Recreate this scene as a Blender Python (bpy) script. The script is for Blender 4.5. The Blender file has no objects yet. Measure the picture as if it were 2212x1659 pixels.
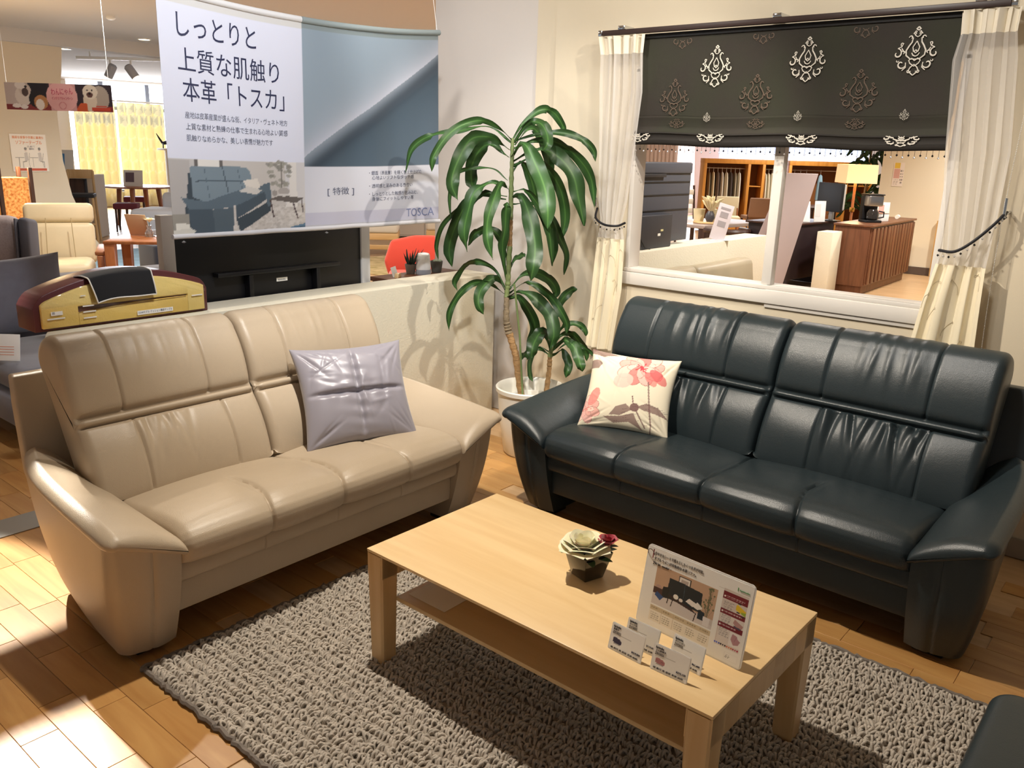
import bpy, bmesh, math, random
import numpy as np
from mathutils import Vector, Matrix
random.seed(7); np.random.seed(7)
sc = bpy.context.scene
COL = sc.collection
PI = math.pi

# ---------------------------------------------------------------- camera, world, lights, exposure
cam_d = bpy.data.cameras.new('camera'); cam = bpy.data.objects.new('camera', cam_d); COL.objects.link(cam)
cam_d.sensor_fit = 'HORIZONTAL'; cam_d.sensor_width = 36.0; cam_d.lens = 36.0 * 1815.0 / 2212.0
cam_d.clip_start = 0.05; cam_d.clip_end = 200
yaw, pitch, roll = math.radians(39.64), math.radians(15.52), math.radians(-1.66)
_f = Vector((math.cos(yaw)*math.cos(pitch), math.sin(yaw)*math.cos(pitch), -math.sin(pitch)))
_r = Vector((math.sin(yaw), -math.cos(yaw), 0.0)); _d = _f.cross(_r)
_r2 = math.cos(roll)*_r + math.sin(roll)*_d; _d2 = -math.sin(roll)*_r + math.cos(roll)*_d
cam.matrix_world = Matrix(((_r2.x, -_d2.x, -_f.x, 0.0), (_r2.y, -_d2.y, -_f.y, 0.0), (_r2.z, -_d2.z, -_f.z, 1.60), (0, 0, 0, 1)))
sc.camera = cam

w = bpy.data.worlds.new('world'); sc.world = w; w.use_nodes = True
w.node_tree.nodes['Background'].inputs[0].default_value = (1.0, 0.95, 0.90, 1)
w.node_tree.nodes['Background'].inputs[1].default_value = 0.18

def lamp(name, kind, loc, power, color, target=None, **kw):
    d = bpy.data.lights.new(name, kind); d.energy = power; d.color = color
    for k, v in kw.items(): setattr(d, k, v)
    o = bpy.data.objects.new(name, d); COL.objects.link(o); o.location = loc
    if target is not None:
        o.rotation_euler = (Vector(target) - Vector(loc)).to_track_quat('-Z', 'Y').to_euler()
    return o
WARM = (1.0, 0.90, 0.76); NEUT = (1.0, 0.94, 0.86); COOL = (0.78, 0.88, 1.0)
# ceiling spots of the showroom bay, then three added fill spots
lamp('spot_light', 'SPOT', (1.85, 2.10, 2.84), 240, WARM, (2.35, 1.20, 0.4), spot_size=1.9, spot_blend=0.6, shadow_soft_size=0.035)
lamp('spot_light', 'SPOT', (2.90, 0.80, 2.84), 130, WARM, (3.65, 3.00, 0.85), spot_size=0.95, spot_blend=0.5, shadow_soft_size=0.03)
lamp('spot_light', 'SPOT', (1.45, 5.30, 2.84), 1500, (1.0, 0.93, 0.82), (0.10, 2.95, 0.0), spot_size=0.60, spot_blend=0.2, shadow_soft_size=0.03)
lamp('spot_light', 'SPOT', (2.30, 4.55, 2.84), 70, WARM, (2.6, 3.3, 0.8), spot_size=1.7, spot_blend=0.5, shadow_soft_size=0.04)
lamp('spot_light', 'SPOT', (1.75, 1.75, 2.84), 150, (0.95, 0.97, 1.0), (2.60, 3.42, 1.55), spot_size=1.45, spot_blend=0.6, shadow_soft_size=0.05)  # added spot that brightens the banner and the column
lamp('spot_light', 'SPOT', (2.45, 1.10, 2.84), 85, NEUT, (3.88, 1.25, 1.75), spot_size=1.9, spot_blend=0.7, shadow_soft_size=0.12)  # added wash that brightens the window wall
lamp('spot_light', 'SPOT', (2.30, 2.70, 2.84), 70, NEUT, (3.90, 3.00, 1.9), spot_size=1.6, spot_blend=0.7, shadow_soft_size=0.08)  # added wash that brightens the wall next to the column
# spots of the departments behind the low partitions
for x, y, p in ((3.6, 7.2, 220), (5.4, 9.6, 220), (5.5, 5.6, 200), (6.6, 2.4, 260), (9.6, 2.6, 320), (9.0, 6.2, 260), (12.2, 2.0, 260), (13.0, 7.0, 320), (17.0, 6.5, 420)):
    lamp('spot_light', 'SPOT', (x, y, 2.82), p, NEUT, (x+0.1, y+0.1, 0), spot_size=2.5, spot_blend=0.7, shadow_soft_size=0.1)
# daylight coming in at the far windows
lamp('daylight', 'AREA', (10.0, 20.3, 1.6), 300, COOL, (8.0, 13, 0.0), shape='RECTANGLE', size=4.0, size_y=2.4)
lamp('daylight', 'AREA', (22.2, 10.0, 1.6), 420, COOL, (14, 7, 0.6), shape='RECTANGLE', size=5.0, size_y=2.4)

vs = sc.view_settings
vs.view_transform = 'Standard'; vs.look = 'None'; vs.gamma = 1.0; vs.use_curve_mapping = False; vs.exposure = 0.12

# ---------------------------------------------------------------- helpers
def lin(c):
    c = np.asarray(c, float)/255.0
    return np.where(c <= 0.04045, c/12.92, ((c+0.055)/1.055)**2.4)
def col(h):
    if isinstance(h, str): h = [int(h[i:i+2], 16) for i in (0, 2, 4)]
    return tuple(float(v) for v in lin(h)) + (1.0,)

class NT:
    def __init__(s, name):
        s.m = bpy.data.materials.new(name); s.m.use_nodes = True; s.t = s.m.node_tree
        s.b = s.t.nodes['Principled BSDF']; s.o = s.t.nodes['Material Output']
    def n(s, typ, **kw):
        x = s.t.nodes.new(typ)
        for k, v in kw.items():
            if k.startswith('i_'):
                key = k[2:]; x.inputs[int(key) if key.isdigit() else key.replace('_', ' ')].default_value = v
            else: setattr(x, k, v)
        return x
    def l(s, a, b): s.t.links.new(a, b)

MATS = {}
def mat(name, color, rough=0.5, metal=0.0, spec=0.5, bump=0.0, bscale=200.0, var=0.0, vscale=6.0, color2=None, coat=0.0, sheen=0.0, trans=0.0, emit=None, estr=0.0, stretch=None, bdist=0.002, subs=0.0):
    if name in MATS: return MATS[name]
    N = NT(name); b = N.b
    b.inputs['Base Color'].default_value = col(color); b.inputs['Roughness'].default_value = rough
    b.inputs['Metallic'].default_value = metal; b.inputs['Specular IOR Level'].default_value = spec
    b.inputs['Coat Weight'].default_value = coat; b.inputs['Sheen Weight'].default_value = sheen
    b.inputs['Transmission Weight'].default_value = trans
    if subs: b.inputs['Subsurface Weight'].default_value = subs; b.inputs['Subsurface Scale'].default_value = 0.01
    if emit is not None:
        b.inputs['Emission Color'].default_value = col(emit); b.inputs['Emission Strength'].default_value = estr
    tc = None
    if bump or var or color2:
        tc = N.n('ShaderNodeTexCoord'); mp = N.n('ShaderNodeMapping'); N.l(tc.outputs['Object'], mp.inputs[0])
        if stretch: mp.inputs['Scale'].default_value = stretch
    if var or color2:
        nz = N.n('ShaderNodeTexNoise'); nz.inputs['Scale'].default_value = vscale; nz.inputs['Detail'].default_value = 5
        N.l(mp.outputs[0], nz.inputs['Vector'])
        mx = N.n('ShaderNodeMix', data_type='RGBA')
        c = np.array(col(color)); c2 = np.array(col(color2)) if color2 else np.append(c[:3]*(1-var), 1)
        mx.inputs['A'].default_value = c; mx.inputs['B'].default_value = c2
        rp = N.n('ShaderNodeMapRange'); rp.inputs['From Min'].default_value = 0.35; rp.inputs['From Max'].default_value = 0.65
        N.l(nz.outputs['Fac'], rp.inputs['Value']); N.l(rp.outputs[0], mx.inputs['Factor']); N.l(mx.outputs['Result'], b.inputs['Base Color'])
    if bump:
        nb = N.n('ShaderNodeTexNoise'); nb.inputs['Scale'].default_value = bscale; nb.inputs['Detail'].default_value = 3
        N.l(mp.outputs[0], nb.inputs['Vector'])
        bp = N.n('ShaderNodeBump'); bp.inputs['Strength'].default_value = bump; bp.inputs['Distance'].default_value = bdist
        N.l(nb.outputs['Fac'], bp.inputs['Height']); N.l(bp.outputs[0], b.inputs['Normal'])
    MATS[name] = N.m
    return N.m

def wood(name, c1, c2, rough=0.4, axis=1, scale=3.0, stretch=14.0, bump=0.08):
    if name in MATS: return MATS[name]
    N = NT(name); tc = N.n('ShaderNodeTexCoord'); oi = N.n('ShaderNodeObjectInfo')
    mp = N.n('ShaderNodeMapping'); s = [stretch]*3; s[axis] = 1.0; mp.inputs['Scale'].default_value = s
    ad = N.n('ShaderNodeVectorMath', operation='ADD'); sc_ = N.n('ShaderNodeVectorMath', operation='SCALE'); sc_.inputs[0].default_value = (37.0, 11.0, 5.0)
    N.l(oi.outputs['Random'], sc_.inputs['Scale']); N.l(tc.outputs['Object'], ad.inputs[0]); N.l(sc_.outputs[0], ad.inputs[1]); N.l(ad.outputs[0], mp.inputs[0])
    nz = N.n('ShaderNodeTexNoise'); nz.inputs['Scale'].default_value = scale; nz.inputs['Detail'].default_value = 6; nz.inputs['Distortion'].default_value = 0.6
    N.l(mp.outputs[0], nz.inputs['Vector'])
    rp = N.n('ShaderNodeMapRange'); rp.inputs['From Min'].default_value = 0.3; rp.inputs['From Max'].default_value = 0.7; N.l(nz.outputs['Fac'], rp.inputs['Value'])
    mx = N.n('ShaderNodeMix', data_type='RGBA'); mx.inputs['A'].default_value = col(c1); mx.inputs['B'].default_value = col(c2); N.l(rp.outputs[0], mx.inputs['Factor'])
    hs = N.n('ShaderNodeHueSaturation'); mr = N.n('ShaderNodeMapRange'); mr.inputs['To Min'].default_value = 0.86; mr.inputs['To Max'].default_value = 1.12
    N.l(oi.outputs['Random'], mr.inputs['Value']); N.l(mr.outputs[0], hs.inputs['Value']); N.l(mx.outputs['Result'], hs.inputs['Color']); N.l(hs.outputs[0], N.b.inputs['Base Color'])
    N.b.inputs['Roughness'].default_value = rough
    if bump:
        bp = N.n('ShaderNodeBump'); bp.inputs['Strength'].default_value = bump; bp.inputs['Distance'].default_value = 0.001; N.l(nz.outputs['Fac'], bp.inputs['Height']); N.l(bp.outputs[0], N.b.inputs['Normal'])
    MATS[name] = N.m; return N.m

def print_mat(name, rough=0.5, bump=0.0, transl=0.0, coat=0.0):
    """flat print: colours stored on the mesh (what the printer put there)"""
    if name in MATS: return MATS[name]
    N = NT(name); a = N.n('ShaderNodeAttribute'); a.attribute_name = 'ink'
    N.l(a.outputs['Color'], N.b.inputs['Base Color']); N.b.inputs['Roughness'].default_value = rough; N.b.inputs['Coat Weight'].default_value = coat
    if bump:
        tc = N.n('ShaderNodeTexCoord'); nb = N.n('ShaderNodeTexNoise'); nb.inputs['Scale'].default_value = 500; N.l(tc.outputs['Object'], nb.inputs[0])
        bp = N.n('ShaderNodeBump'); bp.inputs['Strength'].default_value = bump; bp.inputs['Distance'].default_value = 0.001; N.l(nb.outputs['Fac'], bp.inputs['Height']); N.l(bp.outputs[0], N.b.inputs['Normal'])
    if transl:
        tb = N.n('ShaderNodeBsdfTranslucent'); N.l(a.outputs['Color'], tb.inputs[0]); mx = N.n('ShaderNodeMixShader'); mx.inputs[0].default_value = transl
        N.l(N.b.outputs[0], mx.inputs[1]); N.l(tb.outputs[0], mx.inputs[2]); N.l(mx.outputs[0], N.o.inputs[0])
    MATS[name] = N.m; return N.m

def sheer(name, color, alpha, transl=0.4):
    if name in MATS: return MATS[name]
    N = NT(name); N.b.inputs['Base Color'].default_value = col(color); N.b.inputs['Roughness'].default_value = 0.8
    tb = N.n('ShaderNodeBsdfTranslucent'); tb.inputs[0].default_value = col(color); m1 = N.n('ShaderNodeMixShader'); m1.inputs[0].default_value = transl
    N.l(N.b.outputs[0], m1.inputs[1]); N.l(tb.outputs[0], m1.inputs[2])
    tr = N.n('ShaderNodeBsdfTransparent'); m2 = N.n('ShaderNodeMixShader'); m2.inputs[0].default_value = alpha
    N.l(tr.outputs[0], m2.inputs[1]); N.l(m1.outputs[0], m2.inputs[2]); N.l(m2.outputs[0], N.o.inputs[0])
    MATS[name] = N.m; return N.m

def emitm(name, color, strength):
    if name in MATS: return MATS[name]
    N = NT(name); e = N.n('ShaderNodeEmission'); e.inputs[0].default_value = col(color); e.inputs[1].default_value = strength
    N.l(e.outputs[0], N.o.inputs[0]); MATS[name] = N.m; return N.m

class MB:
    def __init__(s): s.v = []; s.f = []; s.n = 0
    def add(s, verts, faces):
        s.v.extend(tuple(map(float, p)) for p in verts); s.f.extend(tuple(i+s.n for i in f) for f in faces); s.n = len(s.v); return s
    def box(s, x0, x1, y0, y1, z0, z1, M=None):
        p = [(x, y, z) for z in (z0, z1) for y in (y0, y1) for x in (x0, x1)]
        if M is not None: p = [M @ Vector(q) for q in p]
        return s.add(p, [(0,2,3,1), (4,5,7,6), (0,1,5,4), (2,6,7,3), (0,4,6,2), (1,3,7,5)])
    def hexa(s, bot, top):
        return s.add(list(bot)+list(top), [(3,2,1,0), (4,5,6,7), (0,1,5,4), (1,2,6,5), (2,3,7,6), (3,0,4,7)])
    def grid(s, A, cu=False, cv=False, flip=False):
        A = np.asarray(A, float); n, m = A.shape[:2]; fs = []
        for i in range(n if cu else n-1):
            for j in range(m if cv else m-1):
                q = (i*m+j, ((i+1) % n)*m+j, ((i+1) % n)*m+(j+1) % m, i*m+(j+1) % m)
                fs.append(q[::-1] if flip else q)
        return s.add(A.reshape(-1, 3), fs)
    def loft(s, A, cap=True):
        """A[n][m][3]: n closed loops"""
        A = np.asarray(A, float); n, m = A.shape[:2]; k = s.n
        s.grid(A, cv=True)
        if cap:
            s.f.append(tuple(k+j for j in range(m))); s.f.append(tuple(k+(n-1)*m+j for j in reversed(range(m))))
        return s
    def lathe(s, prof, n=24, c=(0, 0, 0), cap=True):
        a = np.linspace(0, 2*PI, n, endpoint=False)
        A = np.array([[(c[0]+r*math.cos(t), c[1]+r*math.sin(t), c[2]+z) for t in a] for r, z in prof])
        return s.loft(A, cap)
    def tube(s, pts, r, n=8, cap=True):
        P = [Vector(tuple(map(float, p))) for p in pts]; rs = [float(q) for q in r] if hasattr(r, '__len__') else [float(r)]*len(P); L = []; up = None
        for i, p in enumerate(P):
            t = (P[min(i+1, len(P)-1)]-P[max(i-1, 0)]).normalized()
            if up is None: up = Vector((0, 0, 1)) if abs(t.z) < .9 else Vector((1, 0, 0))
            a = t.cross(up).normalized(); up = a.cross(t).normalized()
            L.append([tuple(p+rs[i]*(math.cos(q)*a+math.sin(q)*up)) for q in np.linspace(0, 2*PI, n, endpoint=False)])
        return s.loft(L, cap)
    def prism(s, poly, z0, z1, M=None):
        n = len(poly); p = [(x, y, z0) for x, y in poly]+[(x, y, z1) for x, y in poly]
        if M is not None: p = [M @ Vector(q) for q in p]
        return s.add(p, [tuple(reversed(range(n))), tuple(range(n, 2*n))]+[(i, (i+1) % n, n+(i+1) % n, n+i) for i in range(n)])
    def build(s, name, m=None, parent=None, bevel=0.0, smooth=True, angle=38, seg=2, loc=None):
        me = bpy.data.meshes.new(name); me.from_pydata(s.v, [], s.f); me.update()
        bm = bmesh.new(); bm.from_mesh(me)
        bmesh.ops.recalc_face_normals(bm, faces=bm.faces)
        if bevel: bmesh.ops.bevel(bm, geom=list(bm.edges), offset=bevel, segments=seg, profile=0.5, affect='EDGES', clamp_overlap=True)
        bm.to_mesh(me); bm.free()
        if smooth:
            me.polygons.foreach_set('use_smooth', [True]*len(me.polygons)); me.set_sharp_from_angle(angle=math.radians(angle))
        if m: me.materials.append(m)
        o = bpy.data.objects.new(name, me); COL.objects.link(o)
        if parent: o.parent = parent
        if loc: o.location = loc
        return o

def tag(o, label=None, cat=None, group=None, kind=None):
    if label: o['label'] = label
    if cat: o['category'] = cat
    if group: o['group'] = group
    if kind: o['kind'] = kind
    return o
def thing(name, label, cat, loc=(0, 0, 0), rz=0.0, group=None):
    o = bpy.data.objects.new(name, None); COL.objects.link(o); o.location = loc; o.rotation_euler = (0, 0, rz); o.empty_display_size = 0.1
    return tag(o, label, cat, group)
def dup(root, loc, rz, label, group=None):
    c = root.copy(); COL.objects.link(c); c.location = loc; c.rotation_euler = (0, 0, rz); c['label'] = label
    if group: c['group'] = group
    for ch in list(root.children):
        k = ch.copy(); COL.objects.link(k); k.parent = c
        for g in list(ch.children):
            h = g.copy(); COL.objects.link(h); h.parent = k
    return c
def struct(o): o['kind'] = 'structure'; return o
def B(*a, M=None): return MB().box(*a, M=M)

FONTS = []
def text(s, parent, m, loc, rot, size, fit=None, align='LEFT', name='lettering', extr=0.0004, warp=None):
    """lettering; becomes a mesh at the end of the script; fit = wanted width"""
    c = bpy.data.curves.new(name, 'FONT'); c.body = s; c.size = size; c.align_x = align; c.extrude = extr; c.resolution_u = 3
    o = bpy.data.objects.new(name, c); COL.objects.link(o); c.materials.append(m)
    o.parent = parent; o.location = loc; o.rotation_euler = rot
    FONTS.append((o, fit, align, warp)); return o
def finish_text():
    dg = bpy.context.evaluated_depsgraph_get(); dg.update()
    for o, fit, align, warp in FONTS:
        me = bpy.data.meshes.new_from_object(o.evaluated_get(dg)); nm = o.name
        if fit and len(me.vertices):
            xs = [v.co.x for v in me.vertices]; wd = max(xs)-min(xs)
            for v in me.vertices: v.co.x *= fit/wd
        if warp:
            for v in me.vertices: v.co.y, v.co.z = warp(v.co.x, v.co.y, v.co.z)
        q = bpy.data.objects.new('lettering', me); COL.objects.link(q); q.parent = o.parent; q.location = o.location; q.rotation_euler = o.rotation_euler
        bpy.data.objects.remove(o)

class Canvas:
    """tiny rasteriser for flat prints; unit square, y up"""
    def __init__(s, w, h, bg, asp=None):
        s.w, s.h = w, h; s.a = np.empty((h, w, 3)); s.a[:] = lin(s.c(bg)); s.asp = asp or w/h
        s.X, s.Y = np.meshgrid((np.arange(w)+.5)/w, (np.arange(h)+.5)/h)
    def c(s, h): return [int(h[i:i+2], 16) for i in (0, 2, 4)] if isinstance(h, str) else h
    def put(s, mask, color, al=1.0):
        s.a[mask] = s.a[mask]*(1-al)+lin(s.c(color))*al; return s
    def rect(s, x0, y0, x1, y1, color, al=1.0): return s.put((s.X >= x0) & (s.X <= x1) & (s.Y >= y0) & (s.Y <= y1), color, al)
    def poly(s, P, color, al=1.0):
        ins = np.zeros(s.X.shape, bool); n = len(P)
        for i in range(n):
            x1, y1 = P[i]; x2, y2 = P[(i+1) % n]
            if y1 == y2: continue
            ins ^= ((s.Y < y1) != (s.Y < y2)) & (s.X < (x2-x1)*(s.Y-y1)/(y2-y1)+x1)
        return s.put(ins, color, al)
    def ell(s, cx, cy, rx, ry, color, al=1.0, rot=0.0):
        dx = (s.X-cx)*s.asp; dy = s.Y-cy; c_, s_ = math.cos(rot), math.sin(rot); u = dx*c_+dy*s_; v = -dx*s_+dy*c_
        return s.put((u/(rx*s.asp))**2+(v/ry)**2 <= 1, color, al)
    def line(s, P, wd, color, al=1.0):
        m = np.zeros(s.X.shape, bool)
        for (x1, y1), (x2, y2) in zip(P[:-1], P[1:]):
            ax, ay, bx, by = x1*s.asp, y1, x2*s.asp, y2; dx, dy = bx-ax, by-ay; L = dx*dx+dy*dy+1e-12
            t = np.clip(((s.X*s.asp-ax)*dx+(s.Y-ay)*dy)/L, 0, 1); m |= np.hypot(s.X*s.asp-ax-t*dx, s.Y-ay-t*dy) <= wd/2
        return s.put(m, color, al)
    def at(s, U, V):
        i = np.clip((V*s.h).astype(int), 0, s.h-1); j = np.clip((U*s.w).astype(int), 0, s.w-1); return s.a[i, j]
    def lines_of_text(s, x0, y0, x1, y1, n, color, al=0.7):
        hh = (y1-y0)/n
        for k in range(n):
            e = x1-(x1-x0)*random.uniform(0, .25)
            m = (s.X >= x0) & (s.X <= e) & (s.Y >= y1-hh*(k+.7)) & (s.Y <= y1-hh*(k+.2)) & (np.sin(s.X*s.w*1.9+k*2.1)+np.sin(s.X*s.w*.9+k) > -.4)
            s.put(m, color, al)
        return s
def ink(o, cols):
    at = o.data.color_attributes.new('ink', 'FLOAT_COLOR', 'POINT')
    d = np.ones((len(o.data.vertices), 4), np.float32); d[:, :3] = cols; at.data.foreach_set('color', d.ravel())
def printed_sheet(name, cv, P, m, parent, thick=0.002, back='e8e6e2'):
    """P(u,v)->(x,y,z) with u,v in 0..1; sheet with a printed face and a plain back"""
    n, k = cv.h, cv.w
    U, V = np.meshgrid((np.arange(k))/(k-1), np.arange(n)/(n-1))
    F = np.array([[P(U[i, j], V[i, j]) for j in range(k)] for i in range(n)], float)
    nrm = np.cross(F[0, -1]-F[0, 0], F[-1, 0]-F[0, 0]); nrm /= np.linalg.norm(nrm)
    b = MB(); b.grid(F); b.grid(F-nrm*thick, flip=True); nf = n*k
    ring = [(0, j) for j in range(k)]+[(i, k-1) for i in range(1, n)]+[(n-1, j) for j in range(k-2, -1, -1)]+[(i, 0) for i in range(n-2, 0, -1)]
    ix = [i*k+j for i, j in ring]
    b.f += [(ix[q], nf+ix[q], nf+ix[(q+1) % len(ix)], ix[(q+1) % len(ix)]) for q in range(len(ix))]
    me = bpy.data.meshes.new(name); me.from_pydata(b.v, [], b.f); me.update(); me.materials.append(m)
    me.polygons.foreach_set('use_smooth', [True]*len(me.polygons)); me.set_sharp_from_angle(angle=0.6)
    o = bpy.data.objects.new(name, me); COL.objects.link(o); o.parent = parent
    ink(o, np.vstack([cv.a.reshape(-1, 3), np.tile(lin(cv.c(back)), (nf, 1))])); return o
# ---------------------------------------------------------------- materials
M_wall = mat('wall_paper_cream', 'dcd0b8', 0.85, bump=0.25, bscale=260, bdist=0.001)
M_colwall = mat('wall_paper_grey_white', 'd8d2cc', 0.85, bump=0.25, bscale=260, bdist=0.001)
M_low = mat('plaster_low_wall', 'e3ddc9', 0.9, bump=0.7, bscale=90, bdist=0.003)
M_trim = mat('white_painted_wood', 'e6e1da', 0.55)
M_ceil = mat('ceiling_paper', 'c9c6c4', 0.95, bump=0.2, bscale=120)
M_floorfar = wood('floor_far', 'cba981', 'b9956a', 0.35, axis=1, scale=2.5, stretch=10)
M_plank = wood('oak_flooring', 'c89a5e', 'b07e46', 0.34, axis=1, scale=2.2, stretch=9)
M_black = mat('black_plastic', '141416', 0.5)
M_steel = mat('brushed_steel', 'b9bcc0', 0.3, metal=1.0)
M_chrome = mat('chrome', 'd8dadc', 0.12, metal=1.0)
M_white = mat('white_plastic', 'ececea', 0.4)
M_inkdark = mat('navy_ink', '22284a', 0.6)
M_inkgrey = mat('grey_ink', '5a6076', 0.6)
M_inkblack = mat('black_ink', '26262a', 0.6)
M_dkwood = wood('dark_walnut', '4a3026', '35211a', 0.4, axis=2, scale=2.0, stretch=10)
M_brown = wood('walnut', '7a4f36', '5f3a26', 0.4, axis=2, scale=2.0, stretch=12)
M_oakx = wood('pale_oak_x', 'dcb884', 'cfa66e', 0.35, axis=0, scale=2.0, stretch=12)
M_oak = wood('pale_oak', 'e6c897', 'd8b580', 0.36, axis=1, scale=1.6, stretch=12, bump=0.05)
M_oakz = wood('pale_oak_upright', 'dfbe8c', 'cfa873', 0.38, axis=2, scale=1.8, stretch=12)

# ---------------------------------------------------------------- floor, planks, ceiling
fl = struct(B(-3, 30, -4, 24, -0.08, -0.004).build('floor', M_floorfar, smooth=False))
pl_me = {}
def plank_mesh(L):
    k = round(L, 2)
    if k not in pl_me:
        o = B(-0.0487, 0.0487, 0, k-0.0016, -0.006, 0).build('plank', M_plank, bevel=0.0009, seg=1, smooth=False)
        pl_me[k] = o.data; bpy.data.objects.remove(o)
    return pl_me[k]
def seen(x, y0, y1):
    """floor that is not under the rug, the sofas or the partition"""
    if x < 1.34: return 1.85 < y1 and y0 < 5.1 and x > 0.35 and not (x > 1.07 and y1 < 2.3) and y1 > 1.85
    if 2.62 < x < 2.95: return -0.1 < y0 < 2.6
    if x >= 2.95 and x < 3.75: return (y1 < 0.62 and y0 > -0.3) or (2.2 < y0 < 3.2 and x < 3.5)
    if 1.34 <= x < 2.62: return 2.22 < y0 < 2.75 or (x < 1.75 and 3.7 < y0 < 4.9)
    return False
n_pl = 0
rs = random.Random(3)
for k in range(-6, 36):
    x = 0.651+0.0985*k+0.0493
    y = {0: 2.21, 1: 2.435, 2: 2.273, 3: 2.145}.get(k, 2.0+rs.uniform(0, .38))-0.39*7
    while y < 5.3:
        L = rs.choice((0.36, 0.39, 0.39, 0.42))
        if seen(x, y, y+L) and n_pl < 296:
            p = bpy.data.objects.new('plank', plank_mesh(L)); COL.objects.link(p); p.parent = fl; p.location = (x, y, 0); n_pl += 1
        y += L
ce = B(-3, 30, -4, 24, 2.9, 3.0).build('ceiling', M_ceil, smooth=False); struct(ce)
soff = B(4.4, 12.0, 12.02, 12.3, 2.74, 2.9).build('beam', M_ceil, smooth=False); tag(soff, kind='structure')
strip = B(-0.6, 1.9, 3.62, 3.80, -0.004, 0.004).build('floor_trim', mat('aluminium_strip', '9a9a96', 0.35, metal=0.7), smooth=False); tag(strip, kind='structure')

# ---------------------------------------------------------------- window wall (x = 3.88) with its framed opening
wr = B(3.88, 4.0, -1.5, 2.975, 0, 0.925)
wr.box(3.88, 4.0, 2.446, 2.975, 0.925, 2.9); wr.box(3.88, 4.0, -1.5, 0.90, 0.925, 2.9); wr.box(3.88, 4.0, 0.90, 2.446, 2.02, 2.9)
struct(wr.build('wall_right', M_wall, smooth=False))
struct(B(3.905, 4.0, 2.975, 3.125, 0, 2.9).build('wall_reveal', M_wall, smooth=False))
struct(B(3.92, 4.02, 3.125, 3.935, 0, 2.9).build('wall_column', M_colwall, smooth=False))
struct(B(3.866, 3.88, -1.5, 0.46, 0, 0.085).build('baseboard_right', mat('grey_skirting', 'a59a8c', 0.6), bevel=0.003))
win = thing('window_1', None, None, (3.88, 0, 0)); win['kind'] = 'structure'
B(-0.012, 0.10, 0.90, 2.446, 0.992, 1.012).build('sill', M_trim, win, bevel=0.003)
B(-0.018, 0.02, 0.90, 2.46, 0.925, 0.99).build('apron', M_trim, win, bevel=0.003)
B(-0.010, 0.0, 0.92, 1.64, 0.905, 1.012).build('sash_rail', M_trim, win, bevel=0.002)
B(-0.004, 0.045, 1.622, 1.669, 1.012, 2.02).build('mullion', M_trim, win, bevel=0.003)
B(-0.006, 0.10, 2.42, 2.446, 1.012, 2.02).build('jamb', M_trim, win, bevel=0.003)
B(-0.006, 0.10, 0.90, 0.926, 1.012, 2.02).build('jamb', M_trim, win, bevel=0.003)
B(-0.006, 0.10, 0.90, 2.446, 2.0, 2.03).build('header', M_trim, win, bevel=0.003)

# ---------------------------------------------------------------- low partitions, far walls
lw = MB().prism([(1.25, 3.33), (3.83, 3.33), (3.83, 3.565), (1.37, 3.565)], 0, 0.88); struct(lw.build('wall_low_partition', M_low, bevel=0.008))
lw2 = B(4.02, 7.85, 3.36, 3.60, 0, 0.885); struct(lw2.build('wall_low_far', M_low, bevel=0.008))
struct(B(10.30, 10.62, 3.60, 3.79, 0, 0.76).build('wall_low_end', M_low, bevel=0.006))
pw = MB().prism([(4.0, 0), (5.55, 0), (5.30, 0.35), (5.13, 0.85), (5.06, 1.3), (5.05, 1.9), (5.16, 2.4), (5.22, 2.9), (4.0, 2.9)], 0, 0.14, Matrix(((1,0,0,0),(0,0,-1,12.28),(0,1,0,0),(0,0,0,1))))
struct(pw.build('wall_back_left', mat('partition_paper', 'd9cdb9', 0.9), smooth=False))
wb = B(-3, 9.0, 21.0, 21.2, 0, 2.9); wb.box(9.0, 12.6, 21.0, 21.2, 0, 0.35); wb.box(12.6, 30, 21.0, 21.2, 0, 2.9)
struct(wb.build('wall_back', mat('store_wall', 'cfc6ba', 0.9), smooth=False))
struct(B(13.40, 13.5, -3.9, 4.09, 0, 2.9).build('wall_far_right', mat('store_wall_cream', 'e6dcc4', 0.9), smooth=False))
struct(B(13.385, 13.40, -3.9, 4.09, 0, 0.11).build('baseboard_far', mat('dark_skirting', '5a4a40', 0.6), smooth=False))
dr = B(13.33, 13.398, 1.6, 3.20, 0.0, 0.80).build('door_1', wood('pine_panel', 'd9b070', 'c89a58', 0.5, axis=2), smooth=False); struct(dr)
struct(B(23.2, 23.4, -3.9, 7.4, 0, 2.9).build('wall_far_end', mat('store_wall', 'cfc6ba', 0.9), smooth=False))
struct(B(19.6, 23.3, 11.6, 11.8, 0, 2.9).build('wall_salmon', mat('salmon_paper', 'c9ab9b', 0.9), smooth=False))
# windows of the far walls: panes lit by the day outside
wn = thing('window_2', None, None, (0, 21.1, 0)); wn['kind'] = 'structure'
for a, b_ in ((9.02, 9.75), (9.87, 10.9), (11.0, 12.58)):
    B(a, b_, 0.0, 0.02, 2.36, 2.9).build('transom_pane', emitm('daylight_pane', 'f2f6ff', 7.0), wn, smooth=False)
    B(a, b_, 0.0, 0.02, 0.40, 2.28).build('pane', emitm('daylight_pane_low', 'f4f7ff', 3.4), wn, smooth=False)
fr = B(9.75, 9.87, -0.06, 0.06, 0.35, 2.9); fr.box(10.9, 11.0, -0.06, 0.06, 0.35, 2.9); fr.box(9.0, 12.6, -0.06, 0.06, 2.28, 2.36); fr.box(8.95, 9.02, -0.06, 0.06, 0.35, 2.9)
fr.build('window_frame', mat('blue_grey_frame', '8f97a8', 0.5), wn, bevel=0.004)
wn3 = thing('window_3', None, None, (23.3, 0, 0)); wn3['kind'] = 'structure'
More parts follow.
